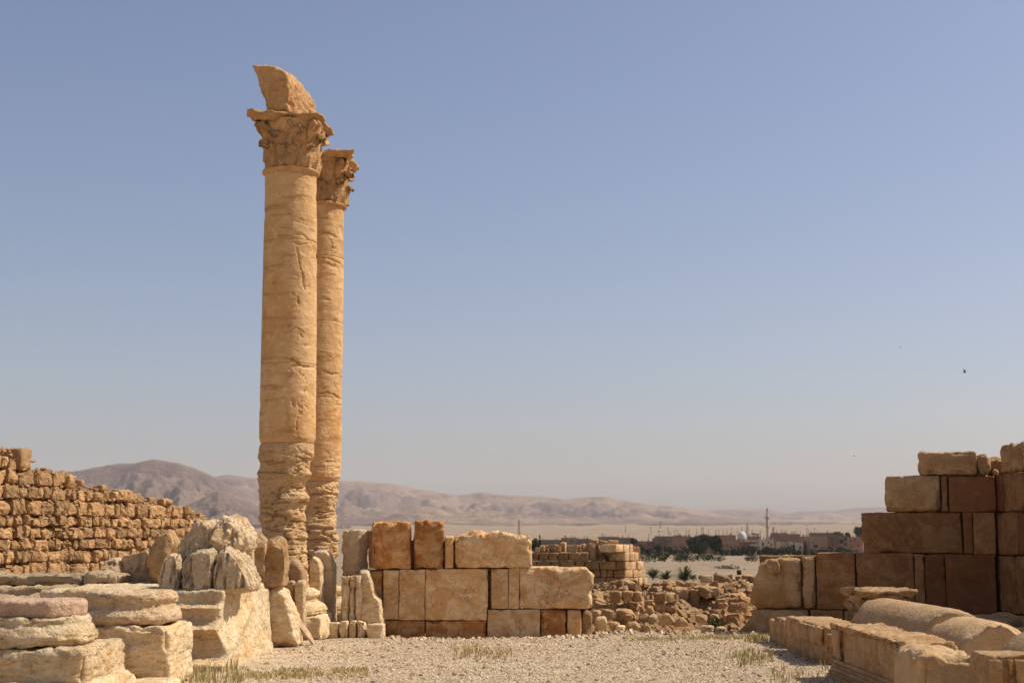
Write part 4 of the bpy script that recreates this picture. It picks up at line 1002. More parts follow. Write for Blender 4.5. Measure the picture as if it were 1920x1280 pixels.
for i, (z0, z1, pr) in enumerate(((.155, .20, .055), (.115, .1545, .075), (.075, .1145, .095), (.035, .0745, .115), (-.05, .0345, .14))):
    stone('moulding', (3.94 - pr / 2 + .01, 16.10, z0), (pr, 3.03, z1 - z0), FA, e3, res=.08, r=.010, rough=.0, fine=.0, chip=.0, seed=690 + i)
block3('fallen_block', 3.55, 4.06, 12.6, 13.6, -.05, .70, 'rough broken block in front of the fallen drums', seed=698, res=.028, r=.06, rough=.03, chip=.10, top=.05, crisp=.015, mat=M['drum'])
e5 = empty('pilaster_block', (4.32, 11.9, 0), 'carved pilaster block with vertical grooves in the corner', 'stone block', 'fallen carved blocks lying in the court')
stone('body', (4.36, 11.74, -.05), (1.20, .42, .80), FA, e5, res=.035, r=.016, rough=.006, chip=.03, seed=711)
for i, (xo, w_) in enumerate(((3.785, .11), (3.91, .035), (3.995, .10), (4.085, .035), (4.17, .09), (4.34, .16), (4.56, .2))):
    stone('fillet', (xo + .04, 11.515, -.03), (w_, .05, .74), FA, e5, res=.06, r=.010, rough=.003, chip=.01, seed=712 + i)
def lying_drum(label, cx, cz, y0, y1, rad_, seed, yaw=0.0, broken=0.13):
    """column drum on its side, axis along Y"""
    n = int((y1 - y0) / .03) + 2; nth = 120
    y = np.linspace(0, y1 - y0, n); th = np.linspace(0, 2 * pi, nth, endpoint=False)
    Y2, T2 = np.meshgrid(y, th, indexing='ij')
    ed = np.minimum(Y2, (y1 - y0) - Y2)
    p = np.stack([rad_ * np.cos(T2), Y2, rad_ * np.sin(T2)], -1).reshape(-1, 3)
    d = .005 * fbm(p * 3, 4, seed) + .003 * fbm(p * 14, 2, seed + 3) - broken * np.exp(-(ed.ravel() / .10) ** 2) * np.clip(fbm(p * 2.7, 4, seed + 7) + .25, 0, 1.2) - .008 * np.exp(-(ed.ravel() / .015) ** 2)
    q = p + np.stack([np.cos(T2), 0 * T2, np.sin(T2)], -1).reshape(-1, 3) * d[:, None]
    rows = [q]
    F = [list(f)[::-1] for f in grid_faces(nth, n, wrap=True).tolist()]
    for end, k0, yy in ((0, 0, 0.0), (1, (n - 1) * nth, y1 - y0)):
        base = sum(len(r_) for r_ in rows)
        f1 = q[k0:k0 + nth].copy(); c1 = np.array((0, yy, 0))
        m = 9; prev = list(range(k0, k0 + nth))
        for i in range(1, m):
            t_ = i / (m - 1) * .97; rr_ = c1 + (f1 - c1) * (1 - t_); rr_[:, 1] += .018 * fbm(rr_ * 3.5 + end * 9, 4, seed + 11)
            b0 = sum(len(r_) for r_ in rows); rows.append(rr_); cur = list(range(b0, b0 + nth))
            for j in range(nth):
                j2 = (j + 1) % nth
                F.append([prev[j], prev[j2], cur[j2], cur[j]] if end == 0 else [prev[j], cur[j], cur[j2], prev[j2]])
            prev = cur
        F.append(prev if end == 0 else prev[::-1])
    V = np.concatenate(rows)
    cr, sr = cos(yaw), sin(yaw)
    V = np.stack([V[:, 0] * cr - V[:, 1] * sr + cx, V[:, 0] * sr + V[:, 1] * cr + y0, V[:, 2] + cz], -1)
    o = mk('fallen_drum', V, F, M['drum']); return tag(o, label, 'column drum', 'fallen column drums')
lying_drum('long fallen column drum in front of the fallen capital', 5.14, .38, 16.85, 19.9, .45, 731, .02, .09)
lying_drum('short middle fallen column drum with a broken edge', 4.90, .37, 14.6, 15.95, .44, 733, -.03, .09)
lying_drum('nearest fallen column drum with smooth rounded top', 4.98, .37, 11.95, 13.35, .46, 735, .10, .03)
# fallen capital
fcap = empty('fallen_capital', (5.48, 21.6, 0), 'fallen column capital with flared square top behind the drums', 'capital')
a = R(9); tm = np.array(((cos(a), 0, sin(a)), (0, 1, 0), (-sin(a), 0, cos(a))))
capital((5.48, 21.6), .02, .36, .86, .455, fcap, M['fallen'], 25, .03, rot=.10)
stone('core_filler', (5.48, 21.6, .0), (.45, .45, .7), M['fallen'], fcap, res=.1, r=.1)

# ================================================================== RUBBLE IN THE GAP BETWEEN THE WALLS
RP, RB = M['rubble_pale'], M['rubble']
rub = empty('rubble_wall', (2.6, 30.0, -.3), 'tumbled wall of small stones in the gap between the two ashlar walls', 'ruined wall')
def lump(name, c, size, mat, parent=None, seed=0, res=.09, r=None, rough=.06, rot=None, tilt=None):
    return stone(name, c, size, mat, parent, rot=random.uniform(0, 3.1) if rot is None else rot, res=res, r=min(size) * .16 if r is None else r * .6, rough=rough * .6, fine=.012, chip=.06, seed=seed, cuts=7, cutd=(.6, .95), smooth=False,
                 tilt=(random.uniform(-.35, .35), random.uniform(-.35, .35)) if tilt is None else tilt)
def slope_z(px, Y):          # profile of the heap: low and scattered in front, wall-like behind
    return np.interp(Y, [26.2, 27.4, 28.6, 29.3, 30.2, 31.5], [-.22, -.12, .10, .34, .56, .60])
# the packed earth body of the heap
nx_, ny_ = 60, 26
pxs = np.linspace(1085, 1432, nx_); Ys = np.linspace(26.6, 32.5, ny_)
PX2, Y2 = np.meshgrid(pxs, Ys, indexing='xy')
X2 = (PX2 - 960) / FPX * Y2
pp = np.stack([X2, Y2, 0 * X2], -1).reshape(-1, 3)
Z2 = slope_z(0, Y2) - .12 + .10 * fbm(pp * 1.3, 4, 61).reshape(X2.shape) - np.where(Y2 > 31.5, 1.2, 0) - .25 * np.exp(-((PX2 - 1315) / 28) ** 2) * (Y2 < 30.0)
mk('earth_core', np.stack([X2, Y2, Z2], -1).reshape(-1, 3), grid_faces(nx_, ny_), RB, rub)
g = np.random.default_rng(77); n = 5200
yy = g.uniform(26.3, 31.6, n); pxx = g.uniform(1100, 1422, n); xx = (pxx - 960) / FPX * yy
zz = slope_z(0, yy) - .10 + .10 * fbm(np.stack([xx, yy, 0 * xx], -1) * 1.3, 4, 61) - .25 * np.exp(-((pxx - 1315) / 28) ** 2) * (yy < 30.0)
s_ = .025 + .085 * g.random(n) ** 2.2
bs = np.array([(1, 0, 0), (0, 1, 0), (-1, 0, 0), (0, -1, 0), (.45, .45, .8), (-.5, -.3, .75), (0, 0, -.5)])
Vr = bs[None] * g.uniform(.6, 1.3, size=(n, 7, 3)) * s_[:, None, None] + np.stack([xx, yy, zz + s_ * .2], -1)[:, None]
fr_ = np.array([(0, 1, 4), (1, 2, 4), (2, 5, 4), (2, 3, 5), (3, 0, 5), (0, 4, 5), (1, 0, 6), (2, 1, 6), (3, 2, 6), (0, 3, 6)])
tag(mk('small_stones', Vr.reshape(-1, 3), ((np.arange(n) * 7)[:, None, None] + fr_[None]).reshape(-1, 3), RP, rub, smooth=False), kind='stuff')
k = 0
for i in range(250):
    Y = random.choice((random.uniform(28.2, 29.6), random.uniform(29.2, 31.3)))
    px = random.uniform(1110, 1412)
    if 1262 < px < 1345 and Y < 29.8: continue
    s = random.uniform(.10, .24) if Y > 29.4 else random.uniform(.16, .34)
    lump('stone', ((px - 960) / FPX * Y, Y, slope_z(px, Y) - s * .45 + random.uniform(-.03, .05)), (s * random.uniform(1, 1.5), s, s * random.uniform(.7, 1)), RP if random.random() < .7 else RB, rub, 900 + k, res=.1); k += 1
# rows of bigger facing stones low in the heap
for x0, x1, y, n in ((1142, 1200, 1150, 3), (1145, 1205, 1128, 3), (1228, 1272, 1130, 2), (1228, 1272, 1149, 2), (1350, 1402, 1150, 3), (1350, 1398, 1164, 3)):
    for i in range(n):
        px = x0 + (i + .5) * (x1 - x0) / n; w = (x1 - x0) / n
        q = P(px, y, 28.5)
        lump('facing_stone', (q[0], 28.6, q[2]), (w * 28.5 / FPX * .95, .32, .21), RP if i % 2 else RB, rub, 1200 + k, res=.06, rot=random.uniform(-.1, .1), tilt=(0, random.uniform(-.1, .1))); k += 1
# squared slabs along the top right of the gap
for i, (x0, x1, y0, y1) in enumerate(((1262, 1292, 1102, 1124), (1292, 1314, 1104, 1142), (1314, 1352, 1100, 1120))):
    q0 = P(x0, y0, 29.9); q1 = P(x1, y1, 29.9)
    stone('slab', ((q0[0] + q1[0]) / 2, 30.2, q1[2]), (q1[0] - q0[0] - .02, .7, q0[2] - q1[2]), RP, rub, res=.06, r=.04, rough=.03, chip=.08, seed=1300 + i)
# the higher heap at the right end of the gap
hp = empty('rubble_heap', (5.3, 33.5, 0), 'small heap of pale rubble with a squared stone, left of the shaded wall', 'rubble')
for i in range(70):
    px = random.uniform(1365, 1425); Y = random.uniform(32.4, 34.4); s = random.uniform(.09, .22)
    top = np.interp(px, [1360, 1385, 1400, 1425], [1092, 1084, 1080, 1076]); q = P(px, random.uniform(top, 1112), 32.6)
    lump('stone', (q[0], Y, q[2] - s / 2), (s * 1.3, s, s * .8), RP, hp, 1400 + i, res=.1)
chunk('squared_stone', [(1347, 1100), (1346, 1078), (1352, 1076), (1368, 1080), (1377, 1090), (1366, 1100)], 32.3, .8, RP, hp, voxel=.04, rough=.02, seed=1480)
tag(lathe('barrel', (*P(1386, 1077, 33.0)[:2], P(1386, 1077, 33)[2]), [(.05, 0), (.055, .01), (.055, .05), (.058, .055), (.055, .06), (.055, .10), (.05, .105)], M['dark_metal'], nth=20), 'small dark rusty can standing on the rubble heap', 'can')
# boulders lying in front of the heap
gb = 'loose boulders in front of the rubble'
bl = [((1115, 1140, 1154, 1184), 26.0, 'smooth pale boulder at the end of the golden wall', M['cream']),
      ((1128, 1153, 1140, 1164), 27.0, 'brownish boulder behind the smooth pale one', RP),
      ((1142, 1165, 1165, 1184), 26.2, 'small squared stone right of the smooth pale boulder', RP),
      ((1154, 1178, 1172, 1186), 26.0, 'flat stone lying at the gravel edge', M['cream']),
      ((1174, 1202, 1165, 1186), 26.1, 'broad brown boulder on the gravel edge below the heap', RP),
      ((1200, 1222, 1170, 1186), 26.3, 'low stone beside the broad brown boulder', RP),
      ((1216, 1236, 1152, 1168), 27.4, 'cube-like grey stone in the middle of the heap', M['greyish']),
      ((1236, 1268, 1150, 1172), 27.0, 'large pointed brown boulder in the middle of the gap', RP),
      ((1266, 1293, 1156, 1174), 26.9, 'pointed boulder right of the large pointed one', RP),
      ((1212, 1228, 1132, 1153), 27.8, 'tilted squarish stone above the grey cube stone', RP),
      ((1304, 1330, 1150, 1170), 27.4, 'pale angular stone below the squared slabs', RP),
      ((1314, 1342, 1172, 1188), 26.2, 'flat broad stone on the gravel near the shaded wall', M['cream']),
      ((1342, 1364, 1174, 1188), 26.3, 'small brown stone near the sloping wall foot', RP),
      ((1292, 1318, 1182, 1190), 25.6, 'thin pale slab at the gravel edge in the gap', M['cream']),
      ((1330, 1354, 1150, 1166), 27.6, 'rounded stone beside the green weed in the gap', RP),
      ((1168, 1190, 1150, 1164), 27.3, 'wedge stone above the broad brown boulder', RB)]
for i, ((x0, x1, y0, y1), Y, lab, mt) in enumerate(bl):
    w, h_ = x1 - x0, y1 - y0
    pts = []
    for j in range(9):
        a = j / 9 * 2 * pi + random.uniform(-.2, .2); rr_ = random.uniform(.82, 1.02)
        sx = abs(cos(a)) ** .7 * (1 if cos(a) > 0 else -1); sy = abs(sin(a)) ** .7 * (1 if sin(a) > 0 else -1)
        pts.append(((x0 + x1) / 2 + sx * w / 2 * rr_, (y0 + y1) / 2 + sy * h_ / 2 * rr_))
    if 'pointed' in lab: pts = [(x0, y1), (x0 + w * .1, y1 - h_ * .35), (x0 + w * .38, y0 + 2), (x0 + w * .55, y0), (x0 + w * .85, y0 + h_ * .55), (x1, y1 - 2), (x1 - 3, y1)]
    tag(chunk('boulder', pts, Y, max(.25, w * Y / FPX * .9), mt, voxel=.025, round_=.82, rough=.02, cuts=7, crisp=.012, seed=1500 + i), lab, 'boulder', gb)

# ================================================================== SMALL ASHLAR RUIN FURTHER OUT
ru = empty('ashlar_ruin', (5.5, 80.5, -1.5), 'small ruined block tower of squared stones beyond the golden wall', 'ruin')
fr = WallF(985, 80.6, 1172, 80.0); en = WallF(1171, 80.0, 1214, 81.4)
cy_ = [1035.5, 1051.5, 1068, 1082.3, 1098]
jf = [[985, 999, 1010, 1028, 1046, 1066, 1087, 1103], [990, 1006, 1033, 1050, 1079, 1096, 1124, 1155, 1171], [990, 1014, 1040, 1066, 1092, 1112, 1126, 1138, 1150, 1172], [990, 1020, 1052, 1084, 1112, 1136, 1160, 1172]]
for r_ in range(4):
    js = jf[r_]
    for a, b in zip(js[:-1], js[1:]):
        fr.block('block', a, cy_[r_], b, cy_[r_ + 1], .9, M['brown'], ru, gap=.02, below=(.6 if r_ == 3 else 0), res=.3, r=.04, rough=.03, seed=1600 + r_ * 20 + int(a) % 17, proud=random.uniform(-.03, .03))  # front face: its shade is put into the stone as a darker brown
je = [[(1155, 1170, 1181, 1188), 1020, 1035], [(1172, 1181, 1190, 1199), 1035, 1051.5], [(1172, 1180, 1195, 1207), 1051.5, 1068], [(1172, 1187, 1196, 1211), 1068, 1082.3], [(1172, 1182, 1189, 1197, 1205, 1214), 1082.3, 1098]]
for r_, (js, y0, y1) in enumerate(je):
    for a, b in zip(js[:-1], js[1:]):
        en.block('block', a, y0, b, y1, 1.2, M['gold'], ru, gap=.02, below=(.6 if r_ == 4 else 0), res=.3, r=.04, rough=.03, seed=1700 + r_ * 20 + int(a) % 17, proud=random.uniform(-.04, .04))  # end face: its sunlight is put into the stone as a paler gold
for i, (x0, x1, y0, y1) in enumerate(((1004, 1012, 1026, 1035), (1012, 1022, 1022, 1035), (1022, 1030, 1020, 1035), (1031, 1044, 1020, 1035), (1044, 1053, 1021, 1035), (1053, 1062, 1016, 1035), (1062, 1082, 1021, 1035), (1082, 1092, 1022, 1035), (1092, 1103, 1020, 1035), (1104, 1116, 1018, 1050), (1116, 1121, 1014, 1048), (1122, 1135, 1022, 1046), (1135, 1144, 1016, 1040), (1144, 1151, 1018, 1050), (1108, 1124, 1010, 1019), (1124, 1140, 1013, 1021), (1141, 1160, 1012, 1022), (1150, 1170, 1021, 1036), (1104, 1118, 1038, 1051), (1118, 1136, 1044, 1051), (1136, 1156, 1036, 1051))):
    q0 = P(x0, y0, 80.6); q1 = P(x1, y1, 80.6)
    lump('stone', ((q0[0] + q1[0]) / 2, 81 + .4 * (i % 3), q1[2]), (q1[0] - q0[0], .7, q0[2] - q1[2]), RB if i % 3 else RP, ru, 1800 + i, res=.2, r=.10, rough=.08, rot=random.uniform(-.2, .2), tilt=(0, random.uniform(-.12, .12)))
uu0, _ = fr.uz(1000, 1060); uu1, _ = fr.uz(1165, 1060)
stone('core_filler', fr.world((uu0 + uu1) / 2, 1.2, -2.0), (uu1 - uu0, 1.4, ZP(1053, 81) + 2.0), M['brown'], ru, rot=fr.rot, res=.5, r=.1)
stone('core_filler', (6.3, 82.0, -2.0), (1.2, 2.0, ZP(1024, 82) + 2.0), M['brown'], ru, rot=.5, res=.5, r=.1)
# scattered masonry on the plain
for i, (x0, x1, y0, y1, Y, lab) in enumerate(((1316, 1337, 1079, 1085, 95, 'long low stone block lying on the sand beyond the gap'), (1246, 1263, 1088, 1099, 60, 'pair of worn blocks on the sand near the young palms'), (1266, 1280, 1091, 1098, 62, 'low worn block right of the pair on the sand'), (1425, 1436, 1040, 1048, 420, 'small square stone hut on the pale bank'))):
    q0 = P(x0, y0, Y); q1 = P(x1, y1, Y)
    tag(stone('masonry_block', ((q0[0] + q1[0]) / 2, Y + .5, q1[2] - .3), (q1[0] - q0[0], max(.8, (q1[0] - q0[0]) * .6), q0[2] - q1[2] + .3), RP, res=.25, r=.06, rough=.05, chip=.06, seed=1850 + i), lab, 'hut' if 'hut' in lab else 'stone block')

# ================================================================== PLANTS
def leaf_cloud(n, lobes, size, seed, flat=0.0):
    """n small leaf clumps spread through ellipsoid lobes [(c, r)] -> triangles"""
    g = np.random.default_rng(seed)
    vol = np.array([np.prod(r_) for _, r_ in lobes]); pick = g.choice(len(lobes), n, p=vol / vol.sum())
    C = np.array([c for c, _ in lobes])[pick]; Rr = np.array([r_ for _, r_ in lobes])[pick]
    d = g.normal(size=(n, 3)); d /= np.linalg.norm(d, axis=1)[:, None]
    rad_ = g.random(n) ** .45
    c = C + d * rad_[:, None] * Rr * g.uniform(.75, 1.12, size=(n, 1))
    keep = fbm(c * (1.1 / max(.2, size * 5)), 3, seed) > -.28
    c = c[keep]; n = len(c)
    a = g.normal(size=(n, 3)); b = g.normal(size=(n, 3)); a /= np.linalg.norm(a, axis=1)[:, None]; b /= np.linalg.norm(b, axis=1)[:, None]
    s = size * g.uniform(.6, 1.4, size=(n, 1))
    V = np.stack([c - a * s, c + a * s, c + b * s * 1.2, c - b * s * .7 + a * s * .3], 1).reshape(-1, 3)
    F = np.arange(n * 4).reshape(-1, 4)[:, [0, 2, 1, 3]]
    return V, F
def tree(name, base, h_, w, label, mat, lobes=6, n=2200, leaf=.38, trunk=.22, low=.12, cone=False, cat='tree', group=None, seed=0):
    rg = random.Random(seed); root = empty(name, base, label, cat, group); base = np.array(base, float)
    L = []
    if cone:
        for i in range(9):
            t_ = i / 8; L.append((base + np.array((0, 0, h_ * (low + (1 - low) * t_ * .96))), np.array((w / 2 * (1 - t_ * .88), w / 2 * (1 - t_ * .88), h_ * .09))))
    else:
        for i in range(lobes):
            a = rg.uniform(0, 2 * pi); q = rg.uniform(.1, .32) * w; zz = rg.uniform(low + .15, .82) * h_
            k_ = 1 - .45 * abs(zz / h_ - .5); L.append((base + np.array((q * cos(a), q * sin(a), zz)), np.array((w * .28 * k_, w * .28 * k_, h_ * .2)) * rg.uniform(.8, 1.2)))
        L.append((base + np.array((0, 0, h_ * .55)), np.array((w * .34, w * .34, h_ * .36))))
    V, F = leaf_cloud(n, L, leaf, seed)
    mk('crown', V, F, mat, root, smooth=False)
    pts = [base + np.array((0, 0, -.3)), base + np.array((0, 0, h_ * .3)), base + np.array((.05 * w, 0, h_ * .7))]
    parts = [tube_vf(pts, [trunk, trunk * .8, trunk * .3], 7)]
    for c, r_ in L[:5]: parts.append(tube_vf([base + np.array((0, 0, h_ * .25)), (base + c) / 2 + np.array((0, 0, h_ * .1)), c], [trunk * .5, trunk * .35, trunk * .1], 5))
    V, F = join_vf(parts); mk('trunk', V, F, M['bark'], root)
    return root
def gpos(px, Y):
    x = (px - 960) / FPX * Y; return np.array((x, Y, float(ground_z(np.array([x]), np.array([float(Y)]))[0])))
def young_palm(px, py, Y, h_, label, seed):
    rg = random.Random(seed); b = gpos(px, Y); b[2] = P(px, py, Y)[2]
    root = empty('young_palm', b, label, 'palm', 'young palms on the plain')
    nf = 46
    for i in range(nf):
        a = i * 2.39996; el = rg.uniform(.35, 1.45); L = h_ * rg.uniform(.8, 1.12)
        m = 8; t_ = np.linspace(0, 1, m); bend = rg.uniform(.25, .75)
        e = el - bend * t_; dr = np.cumsum(np.cos(e)) / m * L; dz = np.cumsum(np.sin(e)) / m * L
        pts = np.stack([dr * cos(a), dr * sin(a), dz], -1); tn = np.array((-sin(a), cos(a), 0))
        V = []; F = []
        for j in range(m - 1):
            for s_ in (-1, 1):
                wl = .30 * h_ * (1 - .55 * t_[j]) * (.5 if j == 0 else 1)
                p0 = pts[j]; p1 = pts[j] * .05 + pts[j + 1] * .95; tip = pts[j + 1] + s_ * tn * wl * .7 + (pts[j + 1] - pts[j]) * .9 + np.array((0, 0, -.04 * h_))
                k_ = len(V); V += [p0, p1, tip]; F.append([k_, k_ + 1, k_ + 2])
            k_ = len(V); V += [pts[j] + tn * .012 * h_, pts[j] - tn * .012 * h_, pts[j + 1] - tn * .008 * h_, pts[j + 1] + tn * .008 * h_]; F.append([k_, k_ + 1, k_ + 2, k_ + 3])
        mk('frond', np.array(V) + b, F, M['leaf_palm'], root, smooth=False)
    V, F = tube_vf([b + np.array((0, 0, -.1)), b + np.array((0, 0, .1 * h_)), b + np.array((0, 0, .2 * h_))], [.08 * h_, .07 * h_, .03 * h_], 8); mk('trunk', V, F, M['bark'], root)
young_palm(1221, 1084, 107, .82, 'leftmost young palm just right of the small ruin', 3)
young_palm(1245, 1087, 104, .76, 'middle young palm, lower and spreading', 4)
young_palm(1279, 1089, 102, 1.02, 'tallest young palm, right of the other two', 5)
def shrub(px, py, Y, w, h_, label, mat, seed, n=260, name='shrub'):
    b = P(px, py, Y); rg = random.Random(seed)
    L = [(b + np.array((rg.uniform(-.3, .3) * w, rg.uniform(-.3, .3) * w, h_ * .45)), np.array((w * .32, w * .32, h_ * .5))) for _ in range(4)]
    V, F = leaf_cloud(n, L, h_ * .11, seed)
    root = empty(name, b, label, 'shrub', 'scrub on the plain')
    mk('foliage', V, F, mat, root, smooth=False)
    st = [tube_vf([b + np.array((0, 0, -.1)), (b + c) / 2, c], [.03 * h_, .025 * h_, .01 * h_], 4) for c, _ in L]
    V, F = join_vf(st); mk('stem', V, F, M['bark'], root)
for i, a in enumerate(((1300, 1087, 103, .55, .45, 'greyish shrub right of the tallest young palm', M['scrub']), (1313, 1086, 104, .3, .35, 'small greyish shrub left of the long low block', M['scrub']),
        (1341, 1084, 105, .25, .5, 'thin dark shrub at the end of the long low block', M['leaf_olive']), (1214, 1053, 330, 7, 2.2, 'wide flat shrub just right of the small ruin top', M['leaf_olive']),
        (1241, 1051, 350, 5, 3, 'bushy shrub on the pale bank, second from the ruin', M['leaf_olive']), (1270, 1052, 340, 3.5, 1.8, 'small round shrub in the middle of the plain', M['leaf_olive']),
        (1288, 1053, 330, 5, 2.2, 'left half of the long shrub clump under the big trees', M['leaf_olive']), (1298, 1052, 335, 5, 1.9, 'right half of the long shrub clump under the big trees', M['leaf_olive']),
        (1329, 1051, 345, 4.5, 2.4, 'shrub on the bank below the right big tree', M['leaf_olive']), (1350, 1052, 340, 3, 1.5, 'low scrub right of the bank shrub', M['scrub']),
        (1354, 1071, 200, 5, 1.0, 'low green shrub patch in front of the wide sand', M['leaf_olive']), (1366, 1070, 205, 3.5, .9, 'right green shrub patch in front of the wide sand', M['leaf_olive']),
        (1410, 1052, 330, 2.5, 1.6, 'brown scrub left of the shaded wall', M['scrub']), (1402, 1051, 345, 2, 1.2, 'small brown scrub near the square hut', M['scrub']))):
    shrub(*a, seed=60 + i)
shrub(1338, 1177, 26.9, .30, .24, 'green weed growing among the stones near the sloping foot', M['leaf_palm'], 88, 220, 'weed')

# ================================================================== TOWN
def TZg(Y): return float(np.interp(Y, GR, GZ))
def building(x0, x1, ytop, Y, mat, label, wins, dep=9.0, group='flat-roofed houses of the town', extra=()):
    xa, xb = XP(x0, 1010, Y), XP(x1, 1010, Y); zb = TZg(Y) - 1.2; zt_ = ZP(ytop, Y)
    root = empty('house', ((xa + xb) / 2, Y + dep / 2, zb), label, 'house', group)
    box('wall', ((xa + xb) / 2, Y + dep / 2, (zb + zt_) / 2), (xb - xa, dep, zt_ - zb), mat, root)
    V, F = boxes_mesh([(((xa + xb) / 2, Y + .1, zt_ + .2), (xb - xa + .1, .25, .4), 0), (((xa + xb) / 2, Y + dep - .1, zt_ + .2), (xb - xa + .1, .25, .4), 0), ((xa + .1, Y + dep / 2, zt_ + .2), (.25, dep - .4, .4), 0), ((xb - .1, Y + dep / 2, zt_ + .2), (.25, dep - .4, .4), 0)])
    mk('parapet', V, F, mat, root, smooth=False)
    for (wx, wy, ww, wh) in wins:       # centre and size in survey pixels
        q = P(wx, wy, Y); sc_ = Y / FPX; W_, H_ = ww * sc_, wh * sc_
        w_ = box('window', (q[0], Y - .02, q[2]), (W_, .06, H_), M['window'], root)
        box('lintel', (q[0], Y - .09, q[2] + H_ / 2 + .09), (W_ + .5, .2, .16), M['frame'], w_)
        box('sill', (q[0], Y - .11, q[2] - H_ / 2 - .09), (W_ + .5, .24, .16), M['frame'], w_)
    for (ex0, ex1, ey0, ey1, kind) in extra:
        e0, e1 = P(ex0, ey0, Y), P(ex1, ey1, Y); cx_, cz_ = (e0[0] + e1[0]) / 2, (e0[2] + e1[2]) / 2; w_, h_ = e1[0] - e0[0], e0[2] - e1[2]
        if kind == 'balcony':
            V, F = boxes_mesh([((cx_, Y - .6, e1[2]), (w_, 1.2, .2), 0), ((cx_, Y - 1.15, cz_), (w_, .12, h_), 0)]); mk('balcony', V, F, mat, root, smooth=False)
        elif kind == 'stair':
            box('stair_house', (cx_, Y + dep * .5, cz_), (w_, dep * .4, h_), mat, root)
        elif kind == 'tank':
            lathe('water_tank', (cx_, Y + 2, e1[2]), [(w_ / 2, 0), (w_ / 2, h_ * .8), (w_ / 3, h_)], M['window'], root, nth=12)
    rg = random.Random(int(x0 * 7 + x1))
    V = []
    for _ in range(rg.randint(3, 6)):      # unfinished columns with bars on the roof
        px_ = rg.uniform(xa + .5, xb - .5); V.append(((px_, Y + rg.uniform(.5, dep - .5), zt_ + rg.uniform(.5, .9)), (.3, .3, rg.uniform(1.0, 1.8)), 0))
    V, F = boxes_mesh(V); mk('roof_posts', V, F, M['plaster_grey'], root, smooth=False)
    return root
tn, pk, pl, gy_ = M['plaster_tan'], M['plaster_pink'], M['plaster_pale'], M['plaster_grey']
W = lambda xs, y, w=2.4, h_=3.2: [(x, y, w, h_) for x in xs]
building(1008, 1052, 1013, 690, gy_, 'long low grey house just above the golden wall top', W((1014, 1026, 1040), 1018))
building(1053, 1082, 1009, 740, tn, 'low tan house behind the ruin, left part', W((1060, 1072), 1014))
building(1083, 1122, 1011, 720, gy_, 'low grey-brown house behind the middle of the ruin', W((1090, 1102, 1114), 1016))
building(1123, 1160, 1007, 760, tn, 'tan house rising behind the highest ruin stones', W((1130, 1144), 1012))
building(1130, 1188, 1009, 700, gy_, 'wide grey house directly behind the ruin corner', W((1160, 1172, 1182), 1016))
building(1186, 1228, 1016, 640, pk, 'low pinkish house right of the ruin corner', W((1194, 1206, 1226), 1023))
building(1227, 1250, 1010, 635, gy_, 'greyish house between the two low bushes', [(1232, 1020, 2.5, 3.5), (1245, 1024, 2.5, 3.5)])
building(1241, 1262, 1012, 655, tn, 'tan house with dark upper window left of big trees', [(1252.5, 1014.5, 2.6, 4), (1259, 1020, 2.6, 4)])
building(1261, 1296, 1007, 625, pk, 'pinkish house with a row of windows by the big trees', W((1267, 1277, 1283), 1025.5, 3.0, 4.2) + [(1274, 1013, 2, 3)], extra=((1262, 1288, 1026.5, 1031, 'balcony'), (1268, 1280, 1003, 1008, 'stair')))
building(1294, 1348, 1012, 660, tn, 'tan house mostly hidden by the big dark trees', W((1350,), 1020))
building(1345, 1386, 1013, 615, pk, 'wide pinkish house right of the big trees', W((1352, 1358, 1364), 1022, 2.2, 3.4) + [(1371, 1025.5, 3.6, 4), (1378, 1024, 2.2, 3), (1365, 1036, 3.2, 5.5)], extra=((1347, 1364, 1026, 1030, 'balcony'), (1356, 1366, 1008.5, 1013.5, 'stair')))
building(1384, 1428, 1017, 620, pk, 'low pinkish house below the white dome', W((1395, 1404, 1412, 1420), 1025, 2.4, 4) + [(1407, 1033, 3, 5)])
building(1424, 1451, 1012, 610, pl, 'pale house with tall dark arches below the minaret', [(1430.5, 1020, 3.4, 7), (1430.5, 1028.5, 3.2, 5), (1441, 1017, 2.2, 3), (1446, 1021, 2.6, 3.6)], extra=((1444, 1450, 1009, 1013, 'tank'),))
building(1413, 1428, 1022, 600, pl, 'small pale house with paired windows left of the arches', W((1418.5, 1422.5), 1026, 2.6, 4))
building(1449, 1476, 1006, 650, tn, 'tan house right of the minaret', W((1456, 1462, 1469), 1022, 2.2, 3.2) + [(1475, 1012.5, 1.8, 2.2)], extra=((1461, 1472, 1002, 1007, 'stair'),))
building(1462, 1484, 1017, 612, pl, 'small pale house right of the tan one by the minaret', W((1467, 1471), 1025, 1.8, 3) + [(1479, 1025, 2.4, 3.4)])
building(1474, 1500, 1002, 680, tn, 'upper tan house behind the cypress trees', [(1476, 1012, 2, 2.4), (1491, 1007.5, 2.4, 3)])
building(1483, 1506, 1019, 608, pl, 'pale house between the two cypress trees', [(1500.5, 1026.5, 3.6, 5), (1486, 1023, 6, 3)])
building(1498, 1524, 1007, 645, pk, 'orange-tinted house behind the right cypress', [(1507, 1018, 2.4, 3), (1513, 1025, 2.2, 3.4)])
building(1518, 1551, 1007, 605, tn, 'tan house with one very wide dark window', [(1529.5, 1023.5, 8, 5.5), (1525, 1016, 2.2, 3), (1540, 1026, 2, 4), (1545, 1026, 2, 4)])
building(1544, 1576, 1006, 625, pk, 'house right of the one with very wide window', [(1551, 1025, 2.2, 3.2), (1556, 1025, 2.2, 3.2), (1562, 1021, 2.6, 3.2), (1570, 1025, 2, 3)], extra=((1555, 1572, 1002, 1007, 'stair'),))
